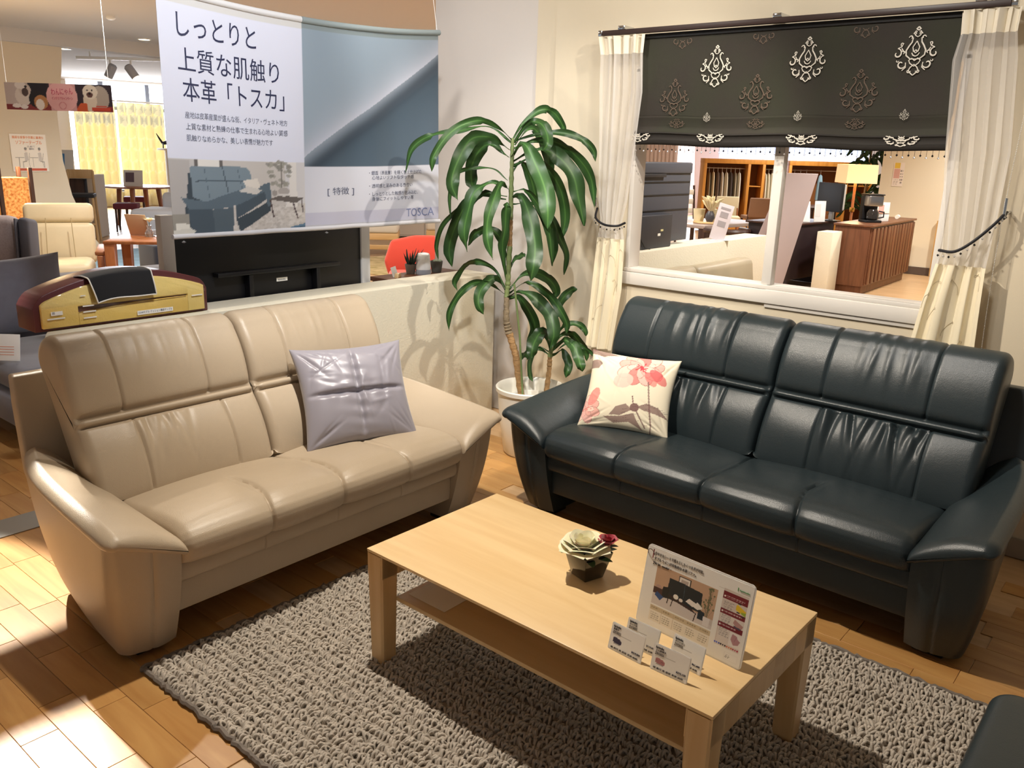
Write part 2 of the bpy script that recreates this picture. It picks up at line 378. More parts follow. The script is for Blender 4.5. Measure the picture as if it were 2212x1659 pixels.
for k in range(3):
    B(-0.02, 0, 7.45+k*1.4, 8.78+k*1.4, 0.2, 2.9).build('pane', emitm('daylight_pane_soft', 'e2ebff', 5.0), wn3, smooth=False)
f3 = MB()
for k in range(4): f3.box(-0.06, 0.03, 7.38+k*1.4, 7.46+k*1.4, 0, 2.9)
f3.box(-0.06, 0.03, 7.38, 11.66, 0.1, 0.2); f3.build('window_frame', M_trim, wn3, bevel=0.004)
# vertical blind in front of window 3
vb = thing('vertical_blind', 'white vertical blind hanging before the bright far window', 'blind', (23.05, 7.4, 2.85))
Mvb = sheer('blind_fabric', 'e6ebf5', 0.92, 0.6)
sl = B(-0.002, 0.002, -0.055, 0.055, -2.6, 0).build('slat', Mvb, vb, smooth=False); sl.rotation_euler = (0, 0, 0.5); sl.location = (0, 0.06, 0)
for k in range(1, 40):
    q = sl.copy(); COL.objects.link(q); q.parent = vb; q.location = (0, 0.06+k*0.106, 0); q.rotation_euler = (0, 0, 0.5+random.uniform(-.1, .1))
B(-0.03, 0.03, 0, 4.2, 0, 0.05).build('headrail', M_trim, vb, bevel=0.004)
# ---------------------------------------------------------------- leather sofas
def leather(name, c, rough, var, bumpd):
    N = NT(name); tc = N.n('ShaderNodeTexCoord')
    nz = N.n('ShaderNodeTexNoise'); nz.inputs['Scale'].default_value = 5; nz.inputs['Detail'].default_value = 4; N.l(tc.outputs['Object'], nz.inputs[0])
    mx = N.n('ShaderNodeMix', data_type='RGBA'); a = np.array(col(c)); mx.inputs['A'].default_value = a; mx.inputs['B'].default_value = np.append(a[:3]*(1-var), 1)
    N.l(nz.outputs['Fac'], mx.inputs['Factor']); N.l(mx.outputs['Result'], N.b.inputs['Base Color'])
    N.b.inputs['Roughness'].default_value = rough
    vo = N.n('ShaderNodeTexVoronoi'); vo.inputs['Scale'].default_value = 420; N.l(tc.outputs['Object'], vo.inputs['Vector'])
    n2 = N.n('ShaderNodeTexNoise'); n2.inputs['Scale'].default_value = 45; n2.inputs['Detail'].default_value = 4; N.l(tc.outputs['Object'], n2.inputs[0])
    ad = N.n('ShaderNodeMath', operation='MULTIPLY_ADD'); ad.inputs[1].default_value = 1.6; N.l(n2.outputs['Fac'], ad.inputs[0]); N.l(vo.outputs['Distance'], ad.inputs[2])
    bp = N.n('ShaderNodeBump'); bp.inputs['Strength'].default_value = 0.35; bp.inputs['Distance'].default_value = bumpd
    N.l(ad.outputs[0], bp.inputs['Height']); N.l(bp.outputs[0], N.b.inputs['Normal'])
    MATS[name] = N.m; return N.m
M_beige = leather('beige_leather', 'b7a68f', 0.40, 0.10, 0.0008)
M_night = leather('blue_black_leather', '283236', 0.35, 0.12, 0.0008)

def G(x, c, s): return np.exp(-((x-c)/s)**2)

def back_cushion(x0, x1, tex, seed, gather):
    """profile (y,z) lofted across the width; seams, quilting band and gathers are real relief"""
    rs = random.Random(seed)
    T = np.concatenate([np.linspace(0, .47, 34), np.linspace(.478, .60, 50), np.linspace(.612, 1, 30)])
    P0 = np.array([.335, .405]); D = np.array([.252, .468]); Ld = np.hypot(*D); nrm = np.array([-D[1], D[0]])/Ld
    def off(t):
        lo = .012+.028*np.sin(PI*np.clip(t/.62, 0, 1))**.8
        band = .026+.009*np.sin(PI*np.clip((t-BA)/(BB-BA), 0, 1))
        hd = .022+.036*np.sin(PI*np.clip((t-BB)/.60, 0, 1))**.75
        return np.where(t < BA, lo, np.where(t < BB, band, hd))
    BA, BB = .508, .562
    grv = -.010*G(T, BA, .0045)-.010*G(T, BB, .005)-.006*G(T, BA, .018)*(T < BA)-.010*G(T, BB, .03)*(T > BB)
    front = P0+np.outer(T, D)+np.outer(off(T), nrm)
    th = .155
    top_c = P0+D+nrm*(-.055); e = front[-1]
    a0 = math.atan2(e[1]-top_c[1], e[0]-top_c[0]); r0 = np.hypot(*(e-top_c))
    a1 = math.atan2(-nrm[1], -nrm[0])+2*PI*(math.atan2(-nrm[1], -nrm[0]) > a0)
    ang = np.linspace(a0, a1, 26)[1:]
    arc = np.array([top_c+(r0+(.075-r0)*(i/25))*np.array([math.cos(a), math.sin(a)]) for i, a in enumerate(ang)])
    bk0 = arc[-1]; bk1 = P0-nrm*.12
    back = np.array([bk0+(bk1-bk0)*t for t in np.linspace(.1, 1, 8)])
    loop = np.vstack([front, arc, back]); m = len(loop); nf = len(front)
    gv = np.concatenate([grv, np.zeros(m-nf)])
    tt = np.concatenate([T, np.linspace(1.01, 1.22, len(arc)), np.full(len(back), 9.0)])
    d = np.roll(loop, -1, 0)-np.roll(loop, 1, 0); ln = np.hypot(d[:, 0], d[:, 1])+1e-9
    NR = np.stack([-d[:, 1]/ln, d[:, 0]/ln], 1)   # outward (front to the viewer)
    for _ in range(3): NR = (np.roll(NR, 1, 0)+2*NR+np.roll(NR, -1, 0))/4
    W = x1-x0; xc = (x0+x1)/2; r = .035
    xs = np.unique(np.concatenate([np.linspace(x0, x0+r, 12), np.linspace(x0+r, x1-r, 150), np.linspace(x1-r, x1, 12)]))
    su, sl = .25*W, .22*W
    wr = [(rs.uniform(-.24, .24)*W+xc, rs.uniform(-.12, .12), rs.uniform(.008, .02), rs.uniform(.5, 1)*gather, rs.uniform(.10, .24)) for _ in range(13)]
    wu = [(rs.uniform(-.22, .22)*W+xc, rs.uniform(-.06, .06), rs.uniform(.008, .018), rs.uniform(.3, .9)*gather*.75, rs.uniform(.10, .22)) for _ in range(10)]
    A = np.zeros((len(xs), m, 3))
    for i, x in enumerate(xs):
        e = abs(x-xc)-(W/2-r); inset = 0 if e <= 0 else r*(1-math.sqrt(max(0, 1-(e/r)**2)))
        pf = 1-((x-xc)/(W/2))**4
        dis = -np.full(m, float(inset))
        dis += gv*min(1, max(0, (W/2-abs(x-xc)-.004)/.02))
        lo = (tt < .505); up = (tt > .566) & (tt < 1.3)
        dis += np.where(lo, (-.008)*(G(x, xc-sl*1.02+.0*tt, .005)+G(x, xc+sl*1.25, .005)), 0)*np.where(tt < .50, 1, 0)
        dis += np.where(up, (-.008)*(G(x, xc-su, .005)+G(x, xc+su*.92, .005)), 0)
        dis += np.where(lo, .010*pf*np.sin(PI*np.clip(tt/.5, 0, 1)), 0)
        for c, s, g, a, L in wr:
            dis += np.where(lo, a*.011*G(x, c+s*(.47-tt), g*(1+.9*(.47-tt)/.3))*np.exp(-np.clip(.47-tt, 0, 1)/L)*np.clip((.508-tt)/.03, 0, 1), 0)
            dis -= np.where(lo, a*.009*G(x, c+.022+s*1.2*(.47-tt), g*.8)*np.exp(-np.clip(.45-tt, 0, 1)/L)*np.clip((.508-tt)/.03, 0, 1), 0)
        for c, s, g, a, L in wu:
            dis += np.where(up, a*.007*G(x, c+s*(1.0-tt), g)*np.exp(-((tt-.92)/L)**2), 0)
        q = loop+NR*dis[:, None]
        A[i, :, 0] = x; A[i, :, 1:] = q
    b = MB().loft(A)
    return b

def seat_cushion(W, seams, back_y):
    top = [(-.106, .372), (-.104, .388), (-.096, .405), (-.080, .420), (-.055, .430), (-.02, .4345), (.03, .434), (.08, .431), (.14, .427), (.2, .422), (.26, .416), (.32, .408), (.38, .40), (back_y, .395)]
    t = np.array(top); s = np.linspace(0, 1, len(t)); ss = np.linspace(0, 1, 60)
    ts = np.stack([np.interp(ss, s, t[:, k]) for k in (0, 1)], 1)
    bot = np.array([(back_y, .30), (.1, .30), (-.02, .308), (-.06, .313), (-.085, .322), (-.098, .338), (-.105, .355)])
    loop = np.vstack([ts, bot]); m = len(loop); k = len(ts)
    xs = np.unique(np.concatenate([np.linspace(-W, W, 190)]+[np.linspace(c-.012, c+.012, 11) for c in (-W/2, 0, W/2)]))
    A = np.zeros((len(xs), m, 3))
    for i, x in enumerate(xs):
        q = loop.copy(); yy = q[:, 0]
        fr = np.clip((.24-yy)/.16, 0, 1)
        puff = np.zeros(m); 
        qx = ((x+W) % (W/2))/(W/2); puff += .010*(1-(2*qx-1)**4)*fr
        hx = ((x+W) % W)/W; puff += .016*(1-(2*hx-1)**2)
        for c, fullseam in ((-W/2, 0), (0, 1), (W/2, 0)):
            cc = c+.03*np.sin(PI*np.clip((yy+.1)/.4, 0, 1))*(1 if c <= 0 else -1)
            g = np.exp(-((x-cc)/.006)**2)+.35*np.exp(-((x-cc)/.028)**2)
            puff -= .009*g*(1.0 if fullseam else np.clip((.20-yy)/.05, 0, 1))
        e = W-abs(x); puff -= .018*max(0, 1-e/.03)**2
        # push along local normal: up on the top, forward at the nose
        nose = np.clip((-.05-yy)/.05, 0, 1); top_ = np.arange(m) < k
        q[:, 1] += puff*(1-.6*nose)*np.where(top_, 1, 0); q[:, 0] -= puff*nose*.9
        A[i, :, 0] = x; A[i, :, 1:] = q
    return MB().loft(A)

def front_band(W, y0, z0, z1, bulge, cuts, depth=.05):
    zz = np.linspace(z0, z1, 13); u = (zz-z0)/(z1-z0)
    fy = y0-bulge*np.sin(PI*u)**.6
    xs = np.unique(np.concatenate([np.linspace(-W, W, 60)]+[np.linspace(c-.008, c+.008, 9) for c in cuts]))
    A = []
    for x in xs:
        g = sum(np.exp(-((x-c)/.003)**2) for c in cuts) if len(cuts) else 0
        A.append([(x, y+.004*g, z) for y, z in zip(fy, zz)]+[(x, y0+depth, z1), (x, y0+depth, z0)])
    return MB().loft(A)

def pad_line(W, y):
    v = np.clip((y+.112)/.73, 0, 1)
    return .408+.030*v, .496+.072*v, W-.004, W+.245-.018*v-.055*v**6, .056+.010*v   # z inner, z outer, x inner, x outer, thickness
def arm_body(W, s):
    A = []
    for u in np.linspace(0, 1, 24):
        yf = -.085*u-.012*math.sin(PI*u); yb = .60
        def xo(y):
            v = np.clip((y-yf)/(yb-yf), 0, 1)
            return W+(.172+.055*u**.8)-(.075*(1-u)+.045*u)*v**1.6+.012*math.sin(PI*u)
        L = []; r = .045; xf = xo(yf)
        for x in np.linspace(W+.001, xf-r, 22):
            g = .006*math.exp(-((x-(W+.085+.012*u))/.006)**2); bow = .014*math.sin(PI*np.clip((x-W)/(xf-r-W), 0, 1)); L.append((x, yf-bow+g))
        for a in np.linspace(0, PI/2, 7)[1:]: L.append((xf-r+r*math.sin(a), yf+r-r*math.cos(a)))
        for y in np.linspace(yf+r, yb, 14)[1:]: L.append((xo(y), y))
        L += [(W+.001, yb)]
        ring = []
        for x, y in L:
            zi, zo, xi, xe, th = pad_line(W, y); q = np.clip((x-xi)/(xe-.034-xi), 0, 1); zt = zi+(zo-zi)*q-th+.012
            ring.append((s*x, y, .028+(zt-.028)*u))
        A.append(ring)
    return MB().loft(A)

def arm_pad(W, s):
    """leather pad on the arm: low against the seat, rising outwards and backwards, rolled over at the front"""
    ys = np.concatenate([-.118+.055*(1-np.cos(np.linspace(0, PI/2, 10))), np.linspace(-.055, .62, 34)])
    A = []
    for y in ys:
        zi, zo, xi, xo_, th = pad_line(W, y)
        e = np.clip((y+.118)/.055, 0, 1); sq = math.sqrt(max(0, 1-(1-e)**2)); half = th/2*(.12+.88*sq)
        ro = .040; L = []; xe = xo_-ro
        for q in np.linspace(0, 1, 28): L.append((xi+(xe-xi)*q, zi+(zo-zi)*q-th/2+half+.018*math.sin(PI*q)*sq-.010*math.exp(-q/.05), y))
        cx, cz = xe, zo-th/2-.002
        for a in np.linspace(PI/2, -PI/2, 13)[1:-1]: L.append((cx+ro*(.3+.7*sq)*math.cos(a), cz+half*math.sin(a), y))
        for q in np.linspace(1, 0, 10): L.append((xi+(xe-xi)*q, zi+(zo-zi)*q-th/2-half, y))
        A.append([(s*x, yy, z) for x, z, yy in L])
    return MB().loft(A)

def make_sofa(name, label, W, m, loc, rz, gather, seed):
    t = thing(name, label, 'sofa', loc, rz)
    seat_cushion(W, None, .44).build('seat_cushion', m, t, angle=60)
    for k, (a, b_) in enumerate(((-(W+.06), -.003), (.003, W+.06))):
        back_cushion(a, b_, None, seed+k, gather).build('back_cushion', m, t, angle=60)
    front_band(W, -.050, .245, .318, .012, (-W*.5, 0, W*.5)).build('front_band', m, t, angle=60)
    front_band(W, -.018, .128, .252, .006, ()).build('front_panel', m, t, angle=60)
    B(-W, W, .03, .60, .15, .30).build('base_frame', m, t, bevel=.01)
    for s in (-1, 1):
        arm_body(W, s).build('arm', m, t, angle=50)
        arm_pad(W, s).build('arm_pad', m, t, angle=60)
        B(s*W+(.02 if s > 0 else -.12), s*W+(.12 if s > 0 else -.02), .03, .12, 0, .0275).build('foot', M_black, t, bevel=.004)
        B(s*W+(.02 if s > 0 else -.07), s*W+(.07 if s > 0 else -.02), .50, .58, 0, .0275).build('foot', M_black, t, bevel=.004)
    # frame of the back, wider than the cushions
    def fr(y, z, w): return [(-w, y, z), (w, y, z), (w, y+.055, z), (-w, y+.055, z)]
    MB().loft([fr(.545, .06, W+.0), fr(.560, .25, W+.10), fr(.612, .47, W+.165), fr(.70, .70, W+.145), fr(.742, .795, W+.13)]).build('back_frame', m, t, bevel=.010, seg=3)
    return t
S_beige = make_sofa('leather_sofa', 'beige leather two-seat sofa against the low plaster wall', 0.632, M_beige, (1.8175, 2.385, 0), 0.0, 0.45, 11)
S_dark = make_sofa('leather_sofa', 'blue-black leather three-seat sofa below the window', 0.757, M_night, (2.825, 1.327, 0), math.radians(-91.0), 1.25, 23)

# ---------------------------------------------------------------- ottoman at the near corner
ot = thing('leather_ottoman', 'blue-black leather ottoman at the edge of the rug, cut by the frame', 'ottoman', (1.70, -0.20, 0))
def cushion_block(hx, hy, z0, z1, r, crown, seam=None):
    n = 40; A = []
    xs = np.linspace(-1, 1, n)
    def ring(ix, iy, z): 
        L = []
        for (cx, cy, a0) in ((1, 1, 0), (-1, 1, PI/2), (-1, -1, PI), (1, -1, 1.5*PI)):
            for a in np.linspace(a0, a0+PI/2, 9): L.append((cx*(hx-r)+ (r-ix)*math.cos(a), cy*(hy-r)+(r-ix)*math.sin(a), z))
        return L
    er = .03
    A.append(ring(er*.6, 0, z0))
    A.append(ring(0, 0, z0+er))
    for a in np.linspace(0, PI/2, 7): A.append(ring(er*(1-math.cos(a)), 0, z1-er+er*math.sin(a)))
    b = MB(); k0 = len(A[0]); b.loft(A, cap=False)
    b.f.append(tuple(range(k0))[::-1])
    top = np.array(A[-1]); base = b.n-k0; prev = list(range(base, base+k0))
    for sc_ in np.linspace(.94, .05, 16):
        pts = []
        for p in top: 
            x, y = p[0]*sc_, p[1]*sc_
            pts.append((x, y, z1+crown*(1-sc_**2)-(.006*math.exp(-((x-seam)/.006)**2) if seam is not None else 0)))
        st = b.n; b.add(pts, []); cur = list(range(st, st+k0))
        b.f += [(prev[j], prev[(j+1) % k0], cur[(j+1) % k0], cur[j]) for j in range(k0)]; prev = cur
    b.f.append(tuple(prev)); return b
cushion_block(.38, .41, .30, .42, .06, .012).build('cushion', M_night, ot, angle=60)
cushion_block(.36, .39, .10, .305, .05, 0).build('base', M_night, ot, angle=60)
for sx in (-1, 1):
    for sy in (-1, 1): B(sx*.3-.025, sx*.3+.025, sy*.32-.025, sy*.32+.025, 0, .10).build('foot', M_black, ot, bevel=.004)
sm = MB().tube([(x, y, .4325) for x, y in zip(np.linspace(-.02, .10, 12), np.linspace(.36, -.36, 12))], .0022, 6); sm.build('seam', mat('grey_thread', '8a9a9c', .5), ot)
# ---------------------------------------------------------------- rug: loop pile in rows
rug = thing('shag_rug', 'grey-beige loop-pile rug under the oak coffee table', 'rug', (0, 0, 0))
RX0, RX1, RY0, RY1 = 1.04, 2.645, -0.25, 2.325
M_rugb = mat('rug_backing', 'a0968a', 0.95)
M_pile = mat('rug_yarn', 'cac0b3', 0.95, var=0.18, vscale=30, sheen=0.2)
B(RX0+.006, RX1-.006, RY0, RY1-.006, 0.001, 0.007).build('backing', M_rugb, rug, bevel=.002)
def pile(name, X0, X1, Y0, Y1, row, step, h, rad, m, seed):
    g = np.random.default_rng(seed)
    rx = np.arange(X0+row*.4, X1-row*.2, row); ry = np.arange(Y0, Y1, step)
    cx, cy = np.meshgrid(rx, ry); cx = cx.ravel(); cy = cy.ravel(); n0 = len(cx)
    cx = np.concatenate([cx, cx+row*.22]); cy = np.concatenate([cy, cy+step*.5]); n = len(cx)
    cx = cx+g.normal(0, row*.10, n); cy = cy+g.normal(0, step*.25, n)
    az = g.uniform(-.8, .8, n)+g.choice([0, PI], n); L = g.uniform(.8, 1.25, n)*row*.62; hh = h*g.uniform(.75, 1.2, n); lean = g.normal(0, .35, n)
    ns, nr = 5, 4
    u = np.linspace(0, 1, ns)
    lx = (u-.5)[None]*L[:, None]; lz = (np.sin(PI*u)**.7)[None]*hh[:, None]; ly = lz*np.tan(np.clip(lean, -.7, .7))[:, None]
    ca, sa = np.cos(az)[:, None], np.sin(az)[:, None]
    px = cx[:, None]+lx*ca-ly*sa; py = cy[:, None]+lx*sa+ly*ca; pz = .006+lz
    C3 = np.stack([px, py, pz], 2)                      # n,ns,3
    t = np.gradient(C3, axis=1); t /= np.linalg.norm(t, axis=2, keepdims=True)+1e-9
    side = np.stack([-sa*np.ones((1, ns)), ca*np.ones((1, ns)), np.zeros((n, ns))], 2); up = np.cross(t, side)
    V = np.empty((n, ns, nr, 3))
    for k in range(nr):
        a = 2*PI*k/nr+PI/4; V[:, :, k] = C3+rad*(math.cos(a)*side+math.sin(a)*up)
    b0 = (np.arange(n)*ns*nr)[:, None, None]; i = np.arange(ns-1)[None, :, None]*nr; k = np.arange(nr)[None, None, :]; k2 = (k+1) % nr
    F = np.stack([b0+i+k, b0+i+k2, b0+i+nr+k2, b0+i+nr+k], 3).reshape(-1, 4)
    me = bpy.data.meshes.new(name); me.vertices.add(n*ns*nr); me.vertices.foreach_set('co', V.astype(np.float32).ravel())
    me.loops.add(len(F)*4); me.loops.foreach_set('vertex_index', F.astype(np.int32).ravel())
    me.polygons.add(len(F)); me.polygons.foreach_set('loop_start', np.arange(0, len(F)*4, 4, dtype=np.int32)); me.polygons.foreach_set('loop_total', np.full(len(F), 4, np.int32))
    me.polygons.foreach_set('use_smooth', np.ones(len(F), bool)); me.update(calc_edges=True); me.materials.append(m)
    o = bpy.data.objects.new(name, me); COL.objects.link(o); o.parent = rug; o['kind'] = 'stuff'; return o
pile('pile', RX0+.01, RX1, RY0, RY1-.012,  .033, .0120, .013, .0045, M_pile, 1)
e = []
M_edge = mat('rug_edge_yarn', '7f766e', 0.95, var=.2, vscale=60)
for (a, b_) in (((RX0, RY0), (RX0, RY1)), ((RX0, RY1), (RX1, RY1)), ((RX1, RY1), (RX1, RY0))):
    n = int(math.hypot(b_[0]-a[0], b_[1]-a[1])/.012)
    e.append([(a[0]+(b_[0]-a[0])*k/n+random.gauss(0, .0025), a[1]+(b_[1]-a[1])*k/n+random.gauss(0, .0025), .009+random.gauss(0, .002)) for k in range(n+1)])
mb = MB()
for q in e: mb.tube(q, .0085, 6)
mb.build('edge', M_edge, rug)

# ---------------------------------------------------------------- oak coffee table
tb = thing('coffee_table', 'pale oak coffee table with a lower shelf, standing on the rug', 'table', (1.8435, 1.2525, 0), math.radians(-0.7))
HX, HY = .303, .593
def slab(hx, hy, z0, z1, under):
    return MB().hexa([(-hx+under, -hy, z0), (hx-under, -hy, z0), (hx-under, hy, z0), (-hx+under, hy, z0)], [(-hx, -hy, z1), (hx, -hy, z1), (hx, hy, z1), (-hx, hy, z1)])
slab(HX, HY, .388, .400, .003).build('tabletop', M_oak, tb, bevel=.0022)
for sy in (-1, 1):
    y0, y1 = sorted((sy*(HY-.0006), sy*(HY-.068)))
    # end rail glued up of blocks
    n = 9
    for k in range(n):
        x0 = -HX+.004+k*(2*HX-.008)/n; x1 = x0+(2*HX-.008)/n
        B(x0, x1-.0003, y0, y1, .312, .3876).build('block', M_oakz, tb, smooth=False)
    for sx in (-1, 1):
        xo, xi = sx*(HX-.001), sx*(HX-.070); xb, xbi = sx*(HX-.006), sx*(HX-.066)
        yb = sorted((sy*(HY-.004), sy*(HY-.062)))
        def rc(xa, xb_, ya, yb_, z, c):
            xa, xb_ = sorted((xa, xb_)); ya, yb_ = sorted((ya, yb_))
            return [(xa+c, ya, z), (xb_-c, ya, z), (xb_, ya+c, z), (xb_, yb_-c, z), (xb_-c, yb_, z), (xa+c, yb_, z), (xa, yb_-c, z), (xa, ya+c, z)]
        MB().loft([rc(xb, xbi, yb[0], yb[1], .010, .006), rc(xo, xi, y0, y1, .3125, .006), rc(xo, xi, y0, y1, .3876, .006)]).build('leg', M_oakz, tb, smooth=False)
B(-.245, .245, -HY+.070, HY-.070, .222, .236).build('shelf', M_oak, tb, bevel=.002)
for sy in (-1, 1):
    for sx in (-1, 1): B(sx*.20-.012, sx*.20+.012, sy*(HY-.10)-.02, sy*(HY-.10)+.03, .206, .2225).build('bracket', M_black, tb, bevel=.002)
tb_h = .4002
ps = printed_sheet('light_patch', Canvas(8, 8, 'f0ede6'), lambda u, v: (1.64+.12*u, 1.60+.16*v, .2375+.0), mat('light_patch_white', 'eeeae2', .8), None, .0008)  # pool of light on the shelf, put in as a pale sheet
tag(ps, 'patch of light on the shelf of the coffee table, modelled as a thin white sheet', 'paper')

# ---------------------------------------------------------------- flower pot with two roses
vz = thing('flower_pot', 'small square glossy black flower pot holding two artificial roses', 'flower pot', (1.875, 1.245, tb_h), math.radians(-17))
M_gloss = mat('black_gloss', '17130f', 0.08, coat=.5)
def sq(h, z): return [(-h, -h, z), (h, -h, z), (h, h, z), (-h, h, z)]
MB().loft([sq(.033, 0), sq(.052, .084), sq(.0485, .084), sq(.045, .064)]).build('pot', M_gloss, vz, bevel=.0015)
B(-.044, .044, -.044, .044, .055, .072).build('foam', mat('florist_foam', '2c3322', .95), vz)
def petal(R, hgt, width, curl, az, m, par, c, tilt=0.0, n=9):
    A = []
    for i in range(n):
        v = i/(n-1); rr = R*(.25+.75*v**.8)+curl*max(0, v-.6)*1.2; z = hgt*v-curl*max(0, v-.72)**2*3.2
        row = []
        for j in range(n):
            u = (j/(n-1)-.5)*2; wv = width*math.sin(PI*(.14+.56*v**.9))**.8
            a = az+u*wv; k = 1+.10*u*u
            wob = .05*R*math.sin(3*u+az*5)*v
            row.append((c[0]+(rr+wob)*math.cos(a)*k, c[1]+(rr+wob)*math.sin(a)*k, c[2]+z-.18*hgt*u*u*v+wob*.6))
        A.append(row)
    b = MB().grid(A); A2 = np.array(A); b.grid(A2+np.array([0, 0, -.0007]), flip=True)
    return b.build('petal', m, par, angle=180)
def rose(name, c, R, h, m, seed, par, layers):
    rs = random.Random(seed)
    o = MB().lathe([(.004, -.012), (R*.30, 0), (R*.30, h*.30), (R*.16, h*.5), (.001, h*.55)], 16, c).build(name, m, par)
    for li, (f, hf, w_, cu, cnt) in enumerate(layers):
        for k in range(cnt): petal(R*f, h*hf*rs.uniform(.92, 1.06), w_, cu*R, 2*PI*k/cnt+li*.7+rs.uniform(-.15, .15), m, o, c)
    return o
M_cream = mat('cream_petal', 'f6f0cf', .6, sheen=.3, subs=.15); M_red = mat('crimson_petal', 'a82038', .55, sheen=.3); M_leafd = mat('rose_leaf', '3d5a38', .5, var=.3, vscale=30)
rose('cream_rose', (-.012, .006, .082), .058, .050, M_cream, 2, vz, [(.34, 1.0, 1.0, .0, 3), (.50, 1.0, .9, .06, 4), (.68, .95, .85, .16, 5), (.86, .82, .75, .26, 6), (1.02, .62, .70, .30, 6), (1.14, .36, .62, .28, 6)])
rose('red_rose', (.046, -.030, .100), .024, .030, M_red, 5, vz, [(.45, 1.0, 1.0, .0, 3), (.75, .95, .9, .15, 4), (1.0, .8, .8, .45, 5)])
MB().tube([(.022, -.012, .06), (.038, -.024, .08), (.046, -.030, .102)], .0022, 6).build('stem', M_leafd, vz)
def flat_leaf(par, p, az, L, wd, rise, m=None, name='leaf'):
    A = []
    for i in range(9):
        v = i/8; x = L*v; ww = wd*math.sin(PI*min(1, .08+.92*v))**.8*(1 if v < .98 else .1); z = rise*math.sin(v*2.0)
        A.append([(p[0]+x*math.cos(az)-u*ww*math.sin(az), p[1]+x*math.sin(az)+u*ww*math.cos(az), p[2]+z+.25*ww*u*u) for u in (-1, -.5, 0, .5, 1)])
    A = np.array(A); b = MB().grid(A); b.grid(A-np.array([0, 0, .0006]), flip=True); return b.build(name, m or M_leafd, par, angle=180)
for p, az, L, wd, rise in (((.02, -.02, .074), -.3, .06, .013, .008), ((.0, -.03, .074), -1.0, .055, .013, -.004), ((.044, -.028, .090), -.6, .035, .009, .006), ((.044, -.028, .090), .5, .03, .007, .004), ((.03, .01, .074), .8, .05, .012, .006), ((-.02, -.03, .074), -2.0, .05, .012, -.004)): flat_leaf(vz, p, az, L, wd, rise)

# ---------------------------------------------------------------- catalogue stand and price cards on the table
M_print = print_mat('printed_card', .45); M_gprint = print_mat('laminated_print', .35)
def stand_frame(p0, p1, lean):
    a = Vector((p0[0], p0[1], tb_h)); b_ = Vector((p1[0], p1[1], tb_h)); u = (b_-a).normalized(); back = Vector((-u.y, u.x, 0))
    v = Vector((0, 0, math.cos(lean)))+back*math.sin(lean); n = u.cross(v)
    return Matrix(((u.x, v.x, n.x, a.x), (u.y, v.y, n.y, a.y), (u.z, v.z, n.z, a.z), (0, 0, 0, 1))), (b_-a).length
cv = Canvas(290, 200, 'f1efea', 1.45)
cv.rect(.11, .30, .70, .80, 'c6a488'); cv.rect(.11, .30, .70, .42, 'cdc3bd'); cv.poly([(.11, .30), (.70, .30), (.70, .34), (.45, .46), (.11, .44)], 'd6cdc8')
cv.rect(.335, .64, .45, .775, '2c2522'); cv.rect(.342, .652, .443, .763, 'efe9e0'); cv.rect(.36, .675, .427, .74, 'b9aaa2')
cv.poly([(.24, .50), (.25, .70), (.40, .70), (.41, .695), (.57, .68), (.58, .50)], '18242a'); cv.poly([(.19, .42), (.20, .56), (.26, .58), (.28, .44)], '131c20'); cv.poly([(.56, .36), (.56, .48), (.62, .46), (.62, .36)], '1c2c38')
cv.line([(.405, .50), (.402, .70)], .006, '3f5560'); cv.rect(.26, .44, .58, .52, '1b262b')
cv.poly([(.43, .50), (.46, .55), (.55, .52), (.50, .47)], 'efe8e0'); cv.poly([(.50, .48), (.54, .55), (.60, .50), (.55, .46)], 'f4eee6')
cv.poly([(.26, .50), (.50, .44), (.55, .40), (.30, .45)], '3a2723'); cv.line([(.27, .49), (.26, .38)], .014, '33211d'); cv.line([(.54, .41), (.53, .31)], .014, '33211d'); cv.line([(.31, .45), (.30, .36)], .012, '33211d')
cv.ell(.335, .50, .025, .03, 'f2ece2'); cv.ell(.385, .485, .018, .022, 'efe6dc'); cv.ell(.16, .53, .03, .03, 'b5968a'); cv.rect(.11, .44, .20, .52, '4a2f2b'); cv.poly([(.13, .42), (.15, .47), (.22, .43), (.19, .37)], '2f4f80')
for k in range(26):
    x = .63+random.gauss(0, .028); y = random.uniform(.52, .78); cv.line([(.64, .40), (x, y)], .003, '6f6a52'); cv.ell(x, y, .008, .014, '6d7050', rot=random.uniform(0, 3))
cv.poly([(.615, .31), (.61, .42), (.675, .42), (.67, .31)], 'e4dedb')
cv.rect(.045, .855, .055, .97, '7a1420'); 
cv.rect(.11, .285, .70, .287, 'b8a890'); cv.rect(.11, .22, .70, .28, 'cdbd9f'); cv.rect(.11, .08, .70, .215, 'ebe5d8')
for k in range(5): cv.rect(.11+k*.118, .08, .112+k*.118, .28, 'b8a890'); cv.lines_of_text(.125+k*.118, .10, .215+k*.118, .20, 4, '8d8474'); cv.lines_of_text(.125+k*.118, .235, .215+k*.118, .27, 1, '857458')
cv.rect(.75, .17, .97, .86, 'd8ccc4'); cv.rect(.76, .17, .97, .60, 'e2d9d2')
for y in (.74, .56, .395): cv.rect(.75, y, .97, y+.06 if y < .7 else y+.09, '771326'); cv.rect(.757, y+.018, .772, y+.042, 'f2e8e6'); cv.lines_of_text(.78, y+.012, .95, y+.05, 1 if y < .7 else 2, 'e8cfd0')
for y in (.63, .47, .31): cv.lines_of_text(.765, y-.02, .86, y+.09, 6, '6f6a68')
cv.poly([(.875, .71), (.885, .73), (.965, .68), (.965, .62), (.94, .63), (.875, .66)], 'e8c62e'); cv.poly([(.92, .655), (.965, .665), (.965, .62), (.93, .635)], '9ab83a'); cv.rect(.885, .735, .915, .75, '2a2422'); cv.rect(.885, .63, .915, .645, '2a2422'); cv.rect(.93, .60, .96, .615, '2a2422')
